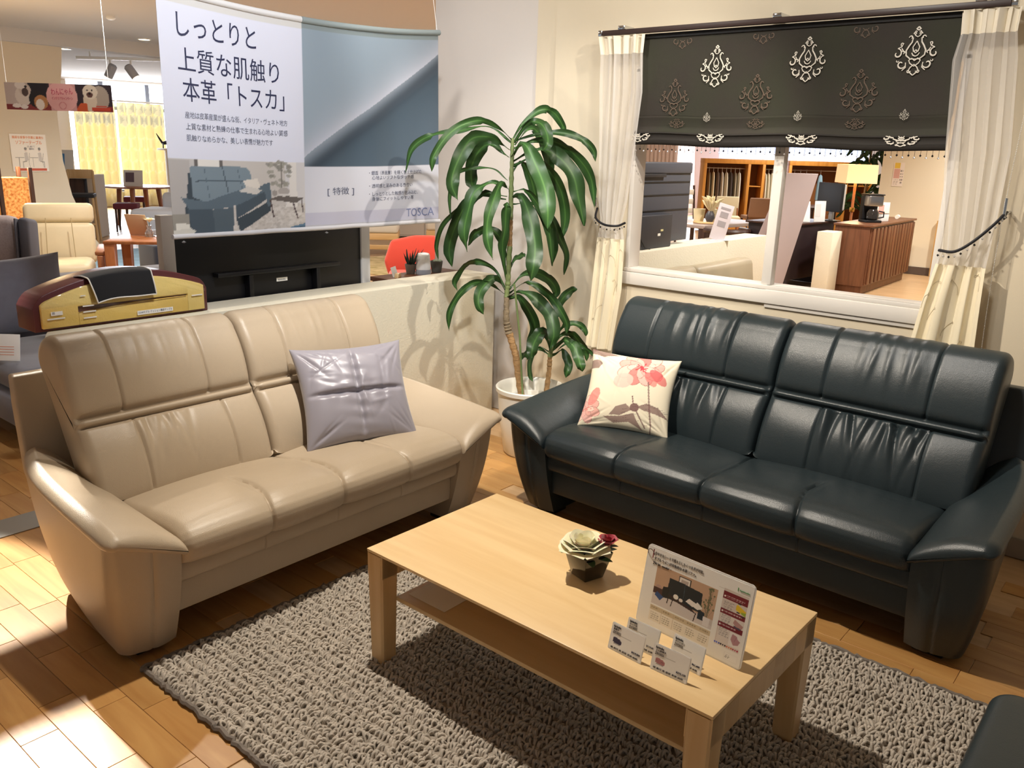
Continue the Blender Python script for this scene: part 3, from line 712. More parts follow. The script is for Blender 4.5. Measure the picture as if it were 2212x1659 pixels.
cv.poly([(.875, .50), (.885, .545), (.965, .50), (.955, .46), (.90, .46)], 'b98f8c'); cv.poly([(.88, .47), (.955, .46), (.94, .44), (.89, .45)], '4c4a60')
cv.rect(.865, .22, .97, .385, 'efe9e6'); cv.poly([(.88, .30), (.89, .37), (.93, .36), (.94, .33), (.965, .31), (.95, .26), (.91, .24)], 'b98b93'); cv.line([(.93, .36), (.915, .29)], .004, '8b6570')
for k, c in enumerate(['4b62c8', '5b74d6', '3d57b8', '1f1b1e', '3a3034', '2a1c1e', 'd97a62', 'e07f58', 'd8704f', 'b33f4e', 'c23a52', 'b62f48']): cv.rect(.745+k*.0185, .185, .758+k*.0185, .205, c)
cv.rect(.85, .04, .97, .13, 'e9e6e0'); cv.rect(.855, .047, .965, .123, 'f2f0ec'); cv.lines_of_text(.86, .06, .905, .11, 3, '77736f'); cv.rect(.70, .845, .97, .85, 'cfc8c0')
Mx, wd = stand_frame((1.760, 1.007), (1.734, .694), math.radians(10))
cs = thing('catalogue_stand', 'leaning white catalogue sheet with a photo of a dark sofa, on the coffee table', 'sign'); cs.matrix_world = Mx
def rounded(hw, hh, r, n=6):
    P = []
    for cx, cy, a0 in ((hw-r, hh-r, 0), (r, hh-r, PI/2), (r, r, PI), (hw-r, r, 1.5*PI)):
        P += [(cx+r*math.cos(a), cy+r*math.sin(a)) for a in np.linspace(a0, a0+PI/2, n)]
    return P
MB().prism(rounded(wd, .218, .012), -.0022, -.0006).build('backing', M_white, cs, smooth=False)
printed_sheet('print', cv, lambda u, v: (.004+(wd-.008)*u, .004+.209*v, 0), M_gprint, cs, .0006)
MB().tube([(.012+.010*math.cos(a), .193+.013*math.sin(a), .006*math.sin(a*1.0)) for a in np.linspace(0, 2*PI, 20)], .0009, 6).build('ring', mat('dark_ring', '3a2024', .3, metal=.6), cs)
MB().prism([(.03, 0), (.27, 0), (.24, .16), (.06, .16)], -.0012, 0, Matrix(((1,0,0,0),(0,.94,.30,0.0),(0,-.34,.95,-.003),(0,0,0,1)))).build('easel_leg', M_white, cs, smooth=False)
M_gr = mat('print_grey', '6d6866', .6); M_green = mat('print_green', '3f9a4c', .6)
text('広やかなシートで悠々としたくつろぎが可能。', cs, M_gr, (.023, .195, .0006), (0, 0, 0), .0095, .148)
text('ダブルラインが印象的な本革ソファ。', cs, M_gr, (.023, .181, .0006), (0, 0, 0), .0095, .128)
text('ZW30  model  ▸', cs, M_inkblack, (.022, .1685, .0006), (0, 0, 0), .0085, .058)
B(.268, .270, .190, .198, .0002, .0006).build('mark', M_green, cs, smooth=False); text('karimoku', cs, M_green, (.274, .191, .0006), (0, 0, 0), .006, .026)
def price_card(a, b_, hgt, lean, label, sofa, lines, nm):
    M_, wd = stand_frame(a, b_, math.radians(lean))
    t = thing('price_card', label, 'card', group=None); t.matrix_world = M_
    c = Canvas(72, 46, 'f6f4f0', wd/hgt)
    if sofa: 
        c.poly([(.10, .30), (.10, .47), (.14, .50), (.30, .48), (.32, .44), (.36, .42), (.36, .30), (.30, .27)], sofa); c.line([(.12, .40), (.31, .38)], .012, '2a2230', .5); c.rect(.12, .24, .34, .28, '2e2024', .5)
    c.rect(.05, .615, .62, .622, 'b9b5b2')
    MB().prism(rounded(wd, hgt, .004), -.0012, -.0004).build('card', M_white, t, smooth=False)
    printed_sheet('print', c, lambda u, v: (.002+(wd-.004)*u, .002+(hgt-.004)*v, 0), M_print, t, .0004)
    MB().prism([(.02, 0), (wd-.02, 0), (wd-.03, hgt*.7), (.03, hgt*.7)], -.0008, 0, Matrix(((1,0,0,0),(0,.90,.42,0.0),(0,-.44,.90,-.002),(0,0,0,1)))).build('easel_leg', M_white, t, smooth=False)
    text('karimoku', t, M_inkblack, (.006, hgt-.011, .0005), (0, 0, 0), .0085, .021)
    text(nm, t, M_gr, (.006, hgt-.0175, .0005), (0, 0, 0), .0058)
    text('ZW3033', t, M_gr, (.006, hgt-.026, .0005), (0, 0, 0), .0085, .024)
    text(lines, t, M_inkdark, (wd-.006, .0165, .0005), (0, 0, 0), .0068, None, 'RIGHT')
    text('幅 奥行 高 座面 革張 納期', t, M_gr, (.008, .006, .0005), (0, 0, 0), .0052, wd-.02)
    return t
price_card((1.602, .990), (1.595, .889), .070, 14, 'price card with a navy sofa picture, nearest to the rose pot, front row', '3a3550', '¥419,000', '長椅子')
price_card((1.648, .972), (1.645, .876), .070, 14, 'price card without a picture standing behind the navy sofa card', None, '¥119,000', 'テーブル')
price_card((1.659, .848), (1.651, .757), .070, 14, 'price card standing behind the card with the pink sofa', None, '¥61,600', 'クッション')
price_card((1.598, .865), (1.598, .765), .066, 14, 'price card with a pink sofa picture at the front edge of the table', 'b57a7e', '¥375,100', '２人掛椅子')
# ---------------------------------------------------------------- cushions on the sofas
def pillow_grid(n, w, h, t, seed, corner=.10, quilt=False, wr=.0, pinch=1.0):
    """two faces of a stuffed cushion, unit square -> local x (across), z (up), y (depth; -y faces the room)"""
    g = np.random.default_rng(seed)
    u = np.linspace(-1, 1, n); U, V = np.meshgrid(u, u)
    sx = 1-corner*(1-V**2)**1.0*np.abs(U)**3*.9; sz = 1-corner*(1-U**2)*np.abs(V)**3*.9
    X = U*w/2*sx; Z = V*h/2*sz
    prof = np.clip((1-np.abs(U)**2.6)*(1-np.abs(V)**2.6), 0, 1)**.5*t/2
    q = np.zeros_like(U)
    if quilt:
        q = -.020*np.exp(-(U/.045)**2)*(1-V**4)-.020*np.exp(-(V/.045)**2)*(1-U**4)
        q += .004*np.sin(26*V+5*U)*np.exp(-np.abs(U)/.16)*(1-V**2)+.004*np.sin(24*U-4*V)*np.exp(-np.abs(V)/.16)*(1-U**2)
    for k in range(int(26*wr*100)):
        a = g.uniform(0, 2*PI); cx, cy = g.uniform(-.9, .9, 2); L = g.uniform(.15, .5); s = g.uniform(.02, .05)
        du, dv = U-cx, V-cy; p_ = du*math.cos(a)+dv*math.sin(a); r_ = -du*math.sin(a)+dv*math.cos(a)
        q += g.choice([-1, 1])*wr*.45*np.exp(-(p_/L)**2-(r_/s)**2)
    for c in ((1, 1), (1, -1), (-1, 1), (-1, -1)):     # gathers running in from the corners
        for k in range(4):
            a = math.atan2(-c[1], -c[0])+g.uniform(-.6, .6); du, dv = U-c[0], V-c[1]; p_ = du*math.cos(a)+dv*math.sin(a); r_ = -du*math.sin(a)+dv*math.cos(a)
            q -= pinch*.006*np.exp(-((p_-.35)/.3)**2-(r_/.03)**2)
    edge = (1-np.abs(U)**6)*(1-np.abs(V)**6)
    return X, -(prof+q*edge), Z, prof
def make_pillow(name, label, P, ux, uz, w, h, t, seed, m, quilt=False, wr=.006, canvas=None, sag=0.0, n=110):
    X, Y, Z, pr = pillow_grid(n, w, h, t, seed, quilt=quilt, wr=wr)
    ux = Vector(ux).normalized(); uz = (Vector(uz)-ux*ux.dot(Vector(uz))).normalized(); uy = uz.cross(ux)
    b = MB(); F = np.stack([X, Y, Z], 2); K = np.stack([X, pr*.8, Z], 2)
    b.grid(F); k = b.n; b.grid(K, flip=True)
    for i in range(n-1):
        for (p, q) in ((i, i+1), (n*(n-1)+i+1, n*(n-1)+i)): b.f.append((q, p, k+p, k+q))
        for (p, q) in (((i+1)*n, i*n), (i*n+n-1, (i+1)*n+n-1)): b.f.append((q, p, k+p, k+q))
    me = bpy.data.meshes.new(name); me.from_pydata(b.v, [], b.f); me.update(); me.materials.append(m)
    bm = bmesh.new(); bm.from_mesh(me); bmesh.ops.remove_doubles(bm, verts=bm.verts, dist=1e-6) if canvas is None else None; bmesh.ops.recalc_face_normals(bm, faces=bm.faces); bm.to_mesh(me); bm.free()
    me.polygons.foreach_set('use_smooth', [True]*len(me.polygons))
    o = bpy.data.objects.new(name, me); COL.objects.link(o)
    o.matrix_world = Matrix(((ux.x, uy.x, uz.x, P[0]), (ux.y, uy.y, uz.y, P[1]), (ux.z, uy.z, uz.z, P[2]), (0, 0, 0, 1)))
    tag(o, label, 'cushion')
    if canvas is not None:
        u = np.linspace(0, 1, n); U, V = np.meshgrid(u, u); c = canvas.at(U.ravel(), V.ravel()); ink(o, np.vstack([c, np.tile(lin(canvas.c('f1e7cf')), (n*n, 1))]))
    return o
M_satin = mat('mauve_satin', '8f8b94', .36, sheen=.3, bump=.1, bscale=700)
make_pillow('quilted_cushion', 'mauve-grey satin quilted cushion leaning in the corner of the beige sofa', (2.158, 2.631, .609), (.42, -.171, .005), (.06, .20, .36), .475, .435, .15, 3, M_satin, quilt=True, wr=.007)
cv = Canvas(150, 150, 'f3ead2')
P1, P2, P3, BR, LN = 'f0b7ac', 'e88f88', 'd8444f', '7d5a58', 'b98078'
def flower(c, cx, cy, r, n, rot, tones, core):
    for k in range(n):
        a = rot+2*PI*k/n; R = r*random.uniform(.75, 1.0); px, py = cx+R*.55*math.cos(a), cy+R*.48*math.sin(a)
        t = tones[k % len(tones)]; c.ell(px, py, r*.46, r*.30, LN, 1, a); c.ell(px, py, r*.435, r*.275, t, 1, a)
    for k in range(n):
        a = rot+.3+2*PI*k/n; px, py = cx+r*.28*math.cos(a), cy+r*.25*math.sin(a)
        c.ell(px, py, r*.27, r*.16, LN, .9, a); c.ell(px, py, r*.25, r*.14, tones[(k+1) % len(tones)], 1, a)
    for k in range(22):
        a = random.uniform(0, 6.3); rr = random.uniform(0, r*.34); c.ell(cx+rr*math.cos(a), cy+rr*.8*math.sin(a), r*.06, r*.03, core, .9, a)
flower(cv, .60, .80, .29, 9, .2, [P1, 'f6d3c6', P2, 'f3c4b8'], P3)
cv.ell(.80, .70, .13, .06, P3, .75, -.7); cv.ell(.72, .66, .10, .05, 'e06a6a', .7, -.9); cv.ell(.43, .60, .11, .09, 'f3c9bd', .9, .5)
flower(cv, .06, .20, .20, 7, .6, [P1, 'f6d9cb', 'f4c0b8'], P2); cv.ell(.13, .36, .06, .12, P2, .9, -.3)
cv.line([(.70, .62), (.74, .40), (.80, .10), (.80, .0)], .016, BR, .85); cv.line([(.62, .26), (.74, .06)], .014, BR, .9)
for P_ in ([(.62, .30), (.72, .36), (.86, .33), (1.0, .22), (.84, .25), (.70, .27)], [(.58, .26), (.50, .32), (.40, .27), (.34, .16), (.46, .17)], [(.60, .22), (.46, .16), (.28, .13), (.40, .06), (.56, .10), (.72, .02), (.64, .14)], [(0, .93), (.16, .90), (.34, .95), (.20, .99), (0, 1)], [(0, .83), (.10, .85), (.16, .80), (.12, .73), (0, .73)], [(.03, .96), (.10, 1.0), (0, 1)]): cv.poly(P_, BR, .82)
cv.ell(.60, .29, .05, .05, BR, .95); cv.line([(.58, .33), (.56, .42)], .012, BR)
for k in range(30):
    x, y = random.uniform(.3, .95), random.uniform(.05, .34); m_ = cv.at(np.array([x]), np.array([y]))[0]
    if m_[0] < .4: cv.line([(x, y), (x+.05, y+.015)], .004, '5b3f40', .7)
make_pillow('floral_cushion', 'cream cushion printed with pink peonies on the dark sofa', (3.067, 1.869, .586), (.144, -.347, -.015), (.19, .06, .30), .40, .365, .12, 9, print_mat('floral_cotton', .8, .15), wr=.004, canvas=cv, n=150)

# ---------------------------------------------------------------- cut-away cushion sample on the partition
smp = thing('foam_sample', 'cut-away sofa cushion sample with yellow foam, on the left end of the low partition', 'sample', (1.60, 3.375, .8805))
def arch(x, lo=0.0):   # top contour of the sample
    u = (x+.36)/.72
    return .120+.080*max(0, math.sin(PI*min(1, max(0, u))))**.85+.012*u-.03*(max(0, .06-u)/.06)**2-.03*(max(0, u-.95)/.05)**2
xs = np.linspace(-.36, .36, 61)
def sect(inset, y0, y1, nm, m, z0):
    top = [(x, arch(x/(1-inset*0))-inset) for x in np.linspace(-.36+inset, .36-inset, 61)]
    poly = [(-.36+inset, z0)]+[(x, z) for x, z in top]+[(.36-inset, z0)]
    return MB().prism(poly, -y1, -y0, Matrix(((1,0,0,0),(0,0,-1,0),(0,1,0,0),(0,0,0,1)))).build(nm, m, smp, bevel=.004, angle=50)
M_maroon = leather('maroon_leather', '5d2b2e', .36, .2, .0008)
M_foam = mat('yellow_foam', 'f8dc86', .55, bump=.5, bscale=160, bdist=.002, var=.08)
M_foam2 = mat('yellow_foam_dense', 'f0cd70', .55, bump=.5, bscale=160, bdist=.002, var=.08)
sect(0, .012, .17, 'cover', M_maroon, 0.0)
sect(.024, -.004, .03, 'foam_top', M_foam, .085)
MB().prism([(-.336, .013), (-.336, .09), (-.20, .094), (-.20, .013)], -.03, .0045, Matrix(((1,0,0,0),(0,0,-1,0),(0,1,0,0),(0,0,0,1)))).build('foam_front', M_foam2, smp, bevel=.002)
MB().prism([(-.20, .013), (-.20, .060), (.03, .078), (.26, .079), (.26, .013)], -.03, .0048, Matrix(((1,0,0,0),(0,0,-1,0),(0,1,0,0),(0,0,0,1)))).build('foam_base', M_foam2, smp, bevel=.002)
MB().prism([(.26, .013), (.26, .12), (.336, .118), (.336, .013)], -.03, .0046, Matrix(((1,0,0,0),(0,0,-1,0),(0,1,0,0),(0,0,0,1)))).build('foam_rear', M_foam, smp, bevel=.002)
MB().tube([(x, -.006, .062+.016*math.sin(max(0, (x+.2))*3.0)) for x in np.linspace(-.20, .25, 24)], .0012, 6).build('spring', mat('foam_seam', 'a88a4a', .8), smp)
# clear film over the cut face, black fabric flap with white piping
N = NT('clear_film'); N.b.inputs['Base Color'].default_value = (1, 1, 1, 1); N.b.inputs['Roughness'].default_value = .05; g_ = N.n('ShaderNodeBsdfTransparent'); gl = N.n('ShaderNodeBsdfGlossy'); gl.inputs['Roughness'].default_value = .08
mx = N.n('ShaderNodeMixShader'); mx.inputs[0].default_value = .10; N.l(g_.outputs[0], mx.inputs[1]); N.l(gl.outputs[0], mx.inputs[2]); N.l(mx.outputs[0], N.o.inputs[0]); M_film = N.m
A = []
for z in np.linspace(.012, .20, 24):
    A.append([(x, -.0075-.0025*math.sin(x*31+z*60)*math.sin(z*45+x*9), min(z, arch(x)-.02)) for x in np.linspace(-.342, .342, 70)])
MB().grid(A).build('film', M_film, smp, angle=180)
fx0, fx1 = -.165, .095
F = []
for s in np.linspace(0, 1, 22):
    row = []
    for u in np.linspace(0, 1, 20):
        x = fx0+(fx1-fx0)*u+.035*s*(1-u)*.9+.012*s*u
        zt = arch(x)+.003
        if s < .35: y, z = .09-.105*(s/.35), zt+.006*math.sin(s/.35*PI)
        else: q = (s-.35)/.65; y, z = -.015-.018*math.sin(q*1.6), zt-.100*q+.003*math.sin(u*7)
        row.append((x, y, z))
    F.append(row)
F = np.array(F); fb = MB().grid(F); fb.grid(F+np.array([0, .003, -.002]), flip=True); fb.build('flap', mat('black_felt', '17171a', .95, sheen=.2), smp, angle=180)
MB().tube([tuple(p) for p in list(F[:, 0])+list(F[-1, 1:])+list(F[::-1, -1][1:])], .0028, 6).build('piping', mat('white_piping', 'e9e4dc', .7), smp)
M_lab = mat('label_white', 'f3f0e8', .5)
for (x0, x1, z0, z1, tx) in ((-.305, -.262, .062, .077, '前'), (.03, .185, .023, .040, 'UU40モデル クッション構造サンプル'), (-.32, -.255, .047, .052, None), (-.185, -.14, .083, .088, None), (-.185, -.135, .060, .065, None), (-.185, -.135, .036, .041, None), (.275, .325, .075, .080, None), (-.19, -.17, .125, .129, None)):
    lb = B(x0, x1, -.0112, -.0102, z0, z1).build('label', M_lab, smp, smooth=False)
    if tx: text(tx, smp, M_inkgrey, (x0+.004, -.0113, z0+.005), (PI/2, 0, 0), .011, x1-x0-.008 if len(tx) > 1 else None)

# ---------------------------------------------------------------- hanging banner
bn = thing('hanging_banner', 'large fabric banner with Japanese text and leather photo, hung over the low partition', 'banner', (0, 3.42, 0))
BX0, BX1, BZ0, BZ1 = 1.848, 3.425, 1.205, 2.195
cv = Canvas(300, 204, 'e2e5f4', 1.6)
xs_, zs_ = lambda x: (x-BX0)/(BX1-BX0), lambda z: (z-BZ0)/(BZ1-BZ0)
px = xs_(2.52)
lz = .315
cv.put((cv.X >= px) & (cv.Y >= lz), '9fabb8')
sel = (cv.X >= px) & (cv.Y >= lz)
U = (cv.X-px)/(1-px); V = (cv.Y-lz)/(1-lz)
rid = .06+.78*U**.92                       # fold running up to the right
d = V-rid
base = lin([150, 166, 180])*np.ones((*U.shape, 3))
up_ = np.exp(-np.clip(d, 0, 9)/.10)[..., None]; base = base*(1-up_)+lin([196, 200, 214])*up_
low = (d < 0)
dk = np.exp(-((d+.13-.05*U)/.07)**2)[..., None]
under = lin([146, 158, 172])*np.ones((*U.shape, 3)); t_ = np.clip(-d/.14, 0, 1)[..., None]; under = under*(1-t_)+lin([74, 92, 108])*t_
u2 = np.clip((-d-.22)/.5, 0, 1)[..., None]; under = under*(1-u2)+lin([98, 116, 134])*u2
base = np.where(low[..., None], under*(1-.75*dk)+lin([52, 64, 78])*.75*dk, base)
base *= (1+.05*np.sin(U*9+V*3)[..., None])
cv.a[sel] = base[sel]
cv.rect(px, .96, 1, 1, '8a9698'); cv.rect(0, .955, px, 1, 'd9d8d6')
ph = .335                                   # room photograph, lower left
cv.rect(0, 0, px, ph, 'c7c4c2'); cv.rect(.12, .10, .36, ph, 'cbc6c2'); cv.rect(.36, .10, px, ph, 'd6d4d6')
cv.rect(0, 0, px, .13, 'cfc9c4'); cv.rect(.0, .02, .06, .33, 'b8b4b2')
for k in range(500): cv.ell(random.uniform(.12, px), random.uniform(.0, .13), .006, .006, random.choice(['ddd8d4', 'b9b3ae', 'c9c3be']), .6)
cv.rect(.075, .275, .155, .335, '6a6664'); cv.rect(.083, .283, .148, .335, 'e6e4e0'); cv.poly([(.36, .12), (.375, .20), (.37, .335), (.395, .335), (.40, .12)], 'e4e0dc')
for k in range(40):
    x, y = .345+random.gauss(0, .02), random.uniform(.22, .335); cv.ell(x, y, .008, .008, random.choice(['8c8a84', '9c9a90']), .8)
cv.line([(.35, .20), (.347, .33)], .006, '77726c')
S1, S2, S3, S4 = '5f6f7c', '7f909c', '4a5864', '3f4b55'
cv.poly([(.03, .02), (.05, .20), (.055, .275), (.09, .27), (.13, .06), (.125, .02)], S4)
cv.poly([(.065, .17), (.06, .30), (.075, .305), (.155, .305), (.165, .31), (.225, .305), (.24, .29), (.25, .20), (.13, .13)], S2)
cv.line([(.075, .24), (.245, .245)], .005, S3); cv.line([(.155, .305), (.175, .15)], .005, S3); cv.line([(.10, .30), (.115, .14)], .003, S1); cv.line([(.20, .30), (.215, .19)], .003, S1)
cv.poly([(.10, .15), (.19, .13), (.30, .20), (.29, .225), (.20, .20)], S1); cv.poly([(.19, .13), (.30, .20), (.30, .16), (.19, .07)], S3)
cv.poly([(.03, .17), (.08, .155), (.17, .15), (.185, .125), (.12, .115), (.05, .12)], S1); cv.poly([(.045, .12), (.12, .115), (.185, .122), (.18, .0), (.06, .0)], S3); cv.poly([(.12, .115), (.185, .122), (.18, .0), (.125, .0)], '56646f')
cv.poly([(.19, .07), (.31, .15), (.31, .10), (.20, .01)], S4); cv.poly([(.285, .23), (.31, .235), (.315, .13), (.30, .12)], S1)
cv.poly([(.215, .245), (.265, .255), (.275, .215), (.235, .185)], 'e2dcd4'); cv.poly([(.20, .195), (.23, .22), (.28, .20), (.26, .18)], 'd3cfca')
cv.poly([(.305, .155), (.345, .175), (.42, .16), (.395, .135)], '6b6461'); cv.line([(.31, .15), (.32, .07)], .008, '55484a'); cv.line([(.385, .135), (.40, .06)], .008, '55484a'); cv.line([(.415, .155), (.418, .09)], .006, '55484a')
cv.ell(.325, .185, .010, .014, 'a09a96'); cv.ell(.355, .195, .018, .018, 'b0aaa6'); cv.ell(.355, .175, .022, .006, 'd6d2ce')
cv.rect(0, 0, .05, .10, '9c9890'); cv.poly([(.0, .03), (.05, .04), (.07, .02), (.02, .0), (0, 0)], 'd8d5cc'); cv.poly([(.01, .06), (.05, .055), (.05, .035), (.01, .03)], 'e6e3da')
cv.poly([(.36, .0), (.38, .02), (.43, .035), (.435, .0)], '5f7d96'); cv.line([(.37, .005), (.43, .02)], .006, '40586e')
cv.rect(px, 0, 1, .085, 'c6c6d8'); cv.rect(px, .085, 1, lz, 'd9dbe6'); cv.rect(px, 0, 1, .02, 'bfbfc6')
def bend(u, v):    # cloth hangs from a sagging bar: top and bottom rims bow, soft vertical ripples
    x = BX0+(BX1-BX0)*u; s = 1-(2*u-1)**2
    z = BZ0+(BZ1-BZ0)*v-.045*s*v*(1)+.012*s*(1-v)-.028*s*(1-v)*0-.01*(1-u)*v
    y = .006*math.sin(u*23+v*2)*(.3+.7*(1-v))+.004*math.sin(u*41+1.3)*(1-v)-.03*s*v
    return (x, y, z-.012*s*(1-v))
printed_sheet('cloth', cv, bend, print_mat('banner_cloth', .55, .0, .18), bn, .0012, 'd9d9e0')
for v, nm, r, u0, u1, c in ((1.0, 'top_bar', .014, -.004, .425, 'd9d8d8'), (1.0, 'top_bar', .0145, .426, 1.006, '8d9899'), (0.0, 'bottom_bar', .011, -.004, 1.006, 'c9c8cc')):
    MB().tube([tuple(np.array(bend(u, v))+np.array([0, .002, 0])) for u in np.linspace(u0, u1, 30)], r, 10).build(nm, mat('banner_sleeve_'+c, c, .6), bn)
MB().tube([bend(0.995, 1.0), (3.34, .05, 2.9)], .0012, 5).build('cord', M_white, bn); MB().tube([bend(0.005, 1.0), (1.80, .05, 2.9)], .0012, 5).build('cord', M_white, bn)
for u in (.02, .5): MB().lathe([(.001, -.006), (.010, 0), (.001, .006)], 12, (BX0+(BX1-BX0)*u, -.016, BZ0-.022)).build('clip', M_steel, bn)
def btext(s, x, z, size, fit, m): 
    u = (x-BX0)/(BX1-BX0); v = (z-BZ0)/(BZ1-BZ0); p = bend(u, v)
    def wf(lx, ly, lz):     # the print follows the cloth
        q = bend((x+lx-BX0)/(BX1-BX0), (z+ly-BZ0)/(BZ1-BZ0)); return q[2]-p[2], -(q[1]-p[1])+lz*.3
    text(s, bn, m, (p[0], p[1]-.0012, p[2]), (PI/2, 0, 0), size, fit, warp=wf)
from_px = None
btext('しっとりと', 1.905, 2.035, .110, .36, M_inkdark); btext('上質な肌触り', 1.915, 1.900, .105, .475, M_inkdark); btext('本革「トスカ」', 1.93, 1.780, .105, .485, M_inkdark)
for k, s in enumerate(('産地は皮革産業が盛んな街、イタリア・ヴェネト地方', '上質な素材と熟練の仕事で生まれる心地よい質感', '肌触りなめらかな、美しい表情が魅力です')):
    btext(s, 1.935, 1.705-k*.047, .030, (.495, .495, .42)[k], M_inkgrey)
btext('[ 特徴 ]', 2.65, 1.375, .042, .175, M_inkgrey)
for s, z, f in (('・銀面（表面層）を軽く整え仕上げた', 1.460, .30), ('　心地よいソフトなタッチ感', 1.435, .24), ('・透明感と深みのある色合い', 1.392, .245), ('・しっとりとした触感が包み込む、', 1.350, .28), ('　身体にフィットしやすい革', 1.323, .24)): btext(s, 2.91, z+.012, .023, f*1.28, M_inkgrey)
btext('TOSCA', 3.185, 1.240, .062, .205, mat('slate_ink', '6f7aa0', .6))

# ---------------------------------------------------------------- black backed cabinet and white posts behind the banner
bp_ = thing('black_cabinet', 'black television stand panel between white posts, behind the low partition', 'cabinet', (2.49, 3.62, 0))
M_bk = mat('black_board', '0d0d10', .35)
B(-.54, .54, 0, .03, .05, 1.26).build('panel', M_bk, bp_, bevel=.002)
for x0, x1 in ((-.60, -.541), (.541, .60)): B(x0, x1, -.01, .04, 0, 1.28).build('post', mat('post_white', 'cfcdcb', .5), bp_, bevel=.003)
B(-.36, .36, -.05, -.001, .985, 1.005).build('shelf', M_bk, bp_, bevel=.003)
for x in (-.18, .22): B(x-.012, x+.012, -.045, -.001, .50, .984).build('upright', M_bk, bp_, bevel=.003)
lb = B(-.01, .055, -.004, -.0005, .930, .948).build('label', M_lab, bp_, smooth=False)
text('karimoku', bp_, M_inkblack, (-.002, -.0045, .935), (PI/2, 0, 0), .011, .045)

# ---------------------------------------------------------------- brown board with small things behind the partition
bd = thing('wooden_shelf_unit', 'low brown wooden shelf unit against the column behind the partition', 'shelf', (3.62, 3.73, 0))
B(-.31, .298, -.14, .14, .825, .85).build('top', M_brown, bd, bevel=.002)
for x in (-.29, .28): B(x-.01, x+.01, -.13, .13, 0, .8245).build('side_panel', M_brown, bd, bevel=.002)
B(-.28, .27, .11, .12, .02, .8245).build('back_panel', M_brown, bd, smooth=False)
sp = thing('smart_speaker', 'white tapered speaker with grey base between two small succulent pots', 'speaker', (3.625, 3.74, .8502))
MB().lathe([(.046, .030), (.047, .045), (.042, .09)], 24).build('body', M_white, sp)
A = []
for r, z, tl in ((.042, .0905, 0), (.0405, .118, .16), (.036, .124, .16), (.02, .127, .16), (.002, .128, .16)): A.append([(r*math.cos(a), r*math.sin(a), z+tl*r*(math.cos(a-.7))) for a in np.linspace(0, 2*PI, 24, endpoint=False)])
A[0] = [(.042*math.cos(a), .042*math.sin(a), .0901) for a in np.linspace(0, 2*PI, 24, endpoint=False)]
MB().loft(A).build('sloped_top', M_white, sp)
MB().lathe([(.044, 0), (.047, .010), (.046, .0295)], 24).build('base', mat('speaker_grey', '9c9fa6', .8), sp)
def small_pot(name, label, loc, r, h, m):
    t = thing(name, label, 'plant', loc)
    MB().lathe([(r*.72, 0), (r*.8, .006), (r, h*.8), (r*1.04, h), (r*.9, h), (r*.86, h*.82), (.002, h*.8)], 20).build('pot', m, t); return t
al = small_pot('potted_aloe', 'small spiky aloe in a grey pot beside the white speaker', (3.575, 3.80, .8502), .034, .06, mat('grey_clay', '8a8078', .8))
M_aloe = mat('aloe_green', '2e3f33', .5)
for k in range(11):
    a = k*2.4; L = .10 if k > 4 else .075; tl = .25+.25*(k % 3)
    MB().tube([(.010*math.cos(a), .010*math.sin(a), .05), (.010*math.cos(a)+L*.5*tl*math.cos(a), .010*math.sin(a)+L*.5*tl*math.sin(a), .05+L*.55), (L*tl*1.1*math.cos(a), L*tl*1.1*math.sin(a), .05+L)], [.007, .0055, .0008], 6).build('leaf', M_aloe, al)
su = small_pot('potted_succulent', 'small pale succulent in a dark stone pot nearest the column', (3.745, 3.745, .8502), .038, .072, mat('dark_stone', '5f5c54', .9, bump=.4, bscale=80, var=.3))
M_suc = mat('succulent_green', '9aa58c', .6)
for k in range(14):
    a = k*2.4; rr = .006+.0018*k
    MB().lathe([(.001, 0), (.009, .004), (.008, .012), (.001, .018)], 8, (rr*math.cos(a), rr*math.sin(a), .058+.006*math.cos(k))).build('leaf', M_suc, su)
small_pot('cup_planter', 'small dark pot half hidden behind the white speaker', (3.70, 3.80, .8502), .028, .055, mat('dark_stone', '5f5c54', .9))
ch = thing('card_holder', 'wooden card holder with a white card on the brown shelf unit', 'card holder', (3.405, 3.73, .8502), .5)
MB().prism([(-.03, 0), (.03, 0), (.02, .026), (-.02, .026)], -.012, .012, Matrix(((1,0,0,0),(0,0,-1,0),(0,1,0,0),(0,0,0,1)))).build('block', M_oakz, ch, bevel=.001)
MB().hexa([(-.045, .0125, .006), (.045, .0125, .006), (.045, .0135, .006), (-.045, .0135, .006)], [(-.045, .030, .062), (.045, .030, .062), (.045, .031, .062), (-.045, .031, .062)]).build('card', M_white, ch, smooth=False)
# ---------------------------------------------------------------- dracaena in the corner
pt = thing('dracaena', 'tall dracaena with drooping leaves in a white pot, in the corner behind the sofas', 'plant', (3.44, 2.715, 0))
M_pot = mat('white_pot', 'e4e1d6', .35)
MB().lathe([(.132, .0), (.142, .012), (.170, .20), (.180, .345), (.190, .352), (.192, .372), (.186, .378), (.179, .372), (.172, .345), (.165, .29), (.002, .29)], 48).build('pot', M_pot, pt)
MB().lathe([(.112, .2905), (.115, .325), (.112, .33), (.104, .325), (.10, .31), (.002, .31)], 36, (-.02, -.02, 0)).build('inner_pot', mat('inner_pot_white', 'dcdad2', .5), pt)
M_bark = mat('dracaena_bark', 'b08a5c', .85, bump=.8, bscale=60, var=.35, vscale=25, bdist=.004, stretch=(1, 1, 2.5))
M_cane = mat('dracaena_cane', '7c8a56', .6, var=.3, vscale=40)
def loc_(P): return [(p[0]-3.44, p[1]-2.715, p[2]) for p in P]
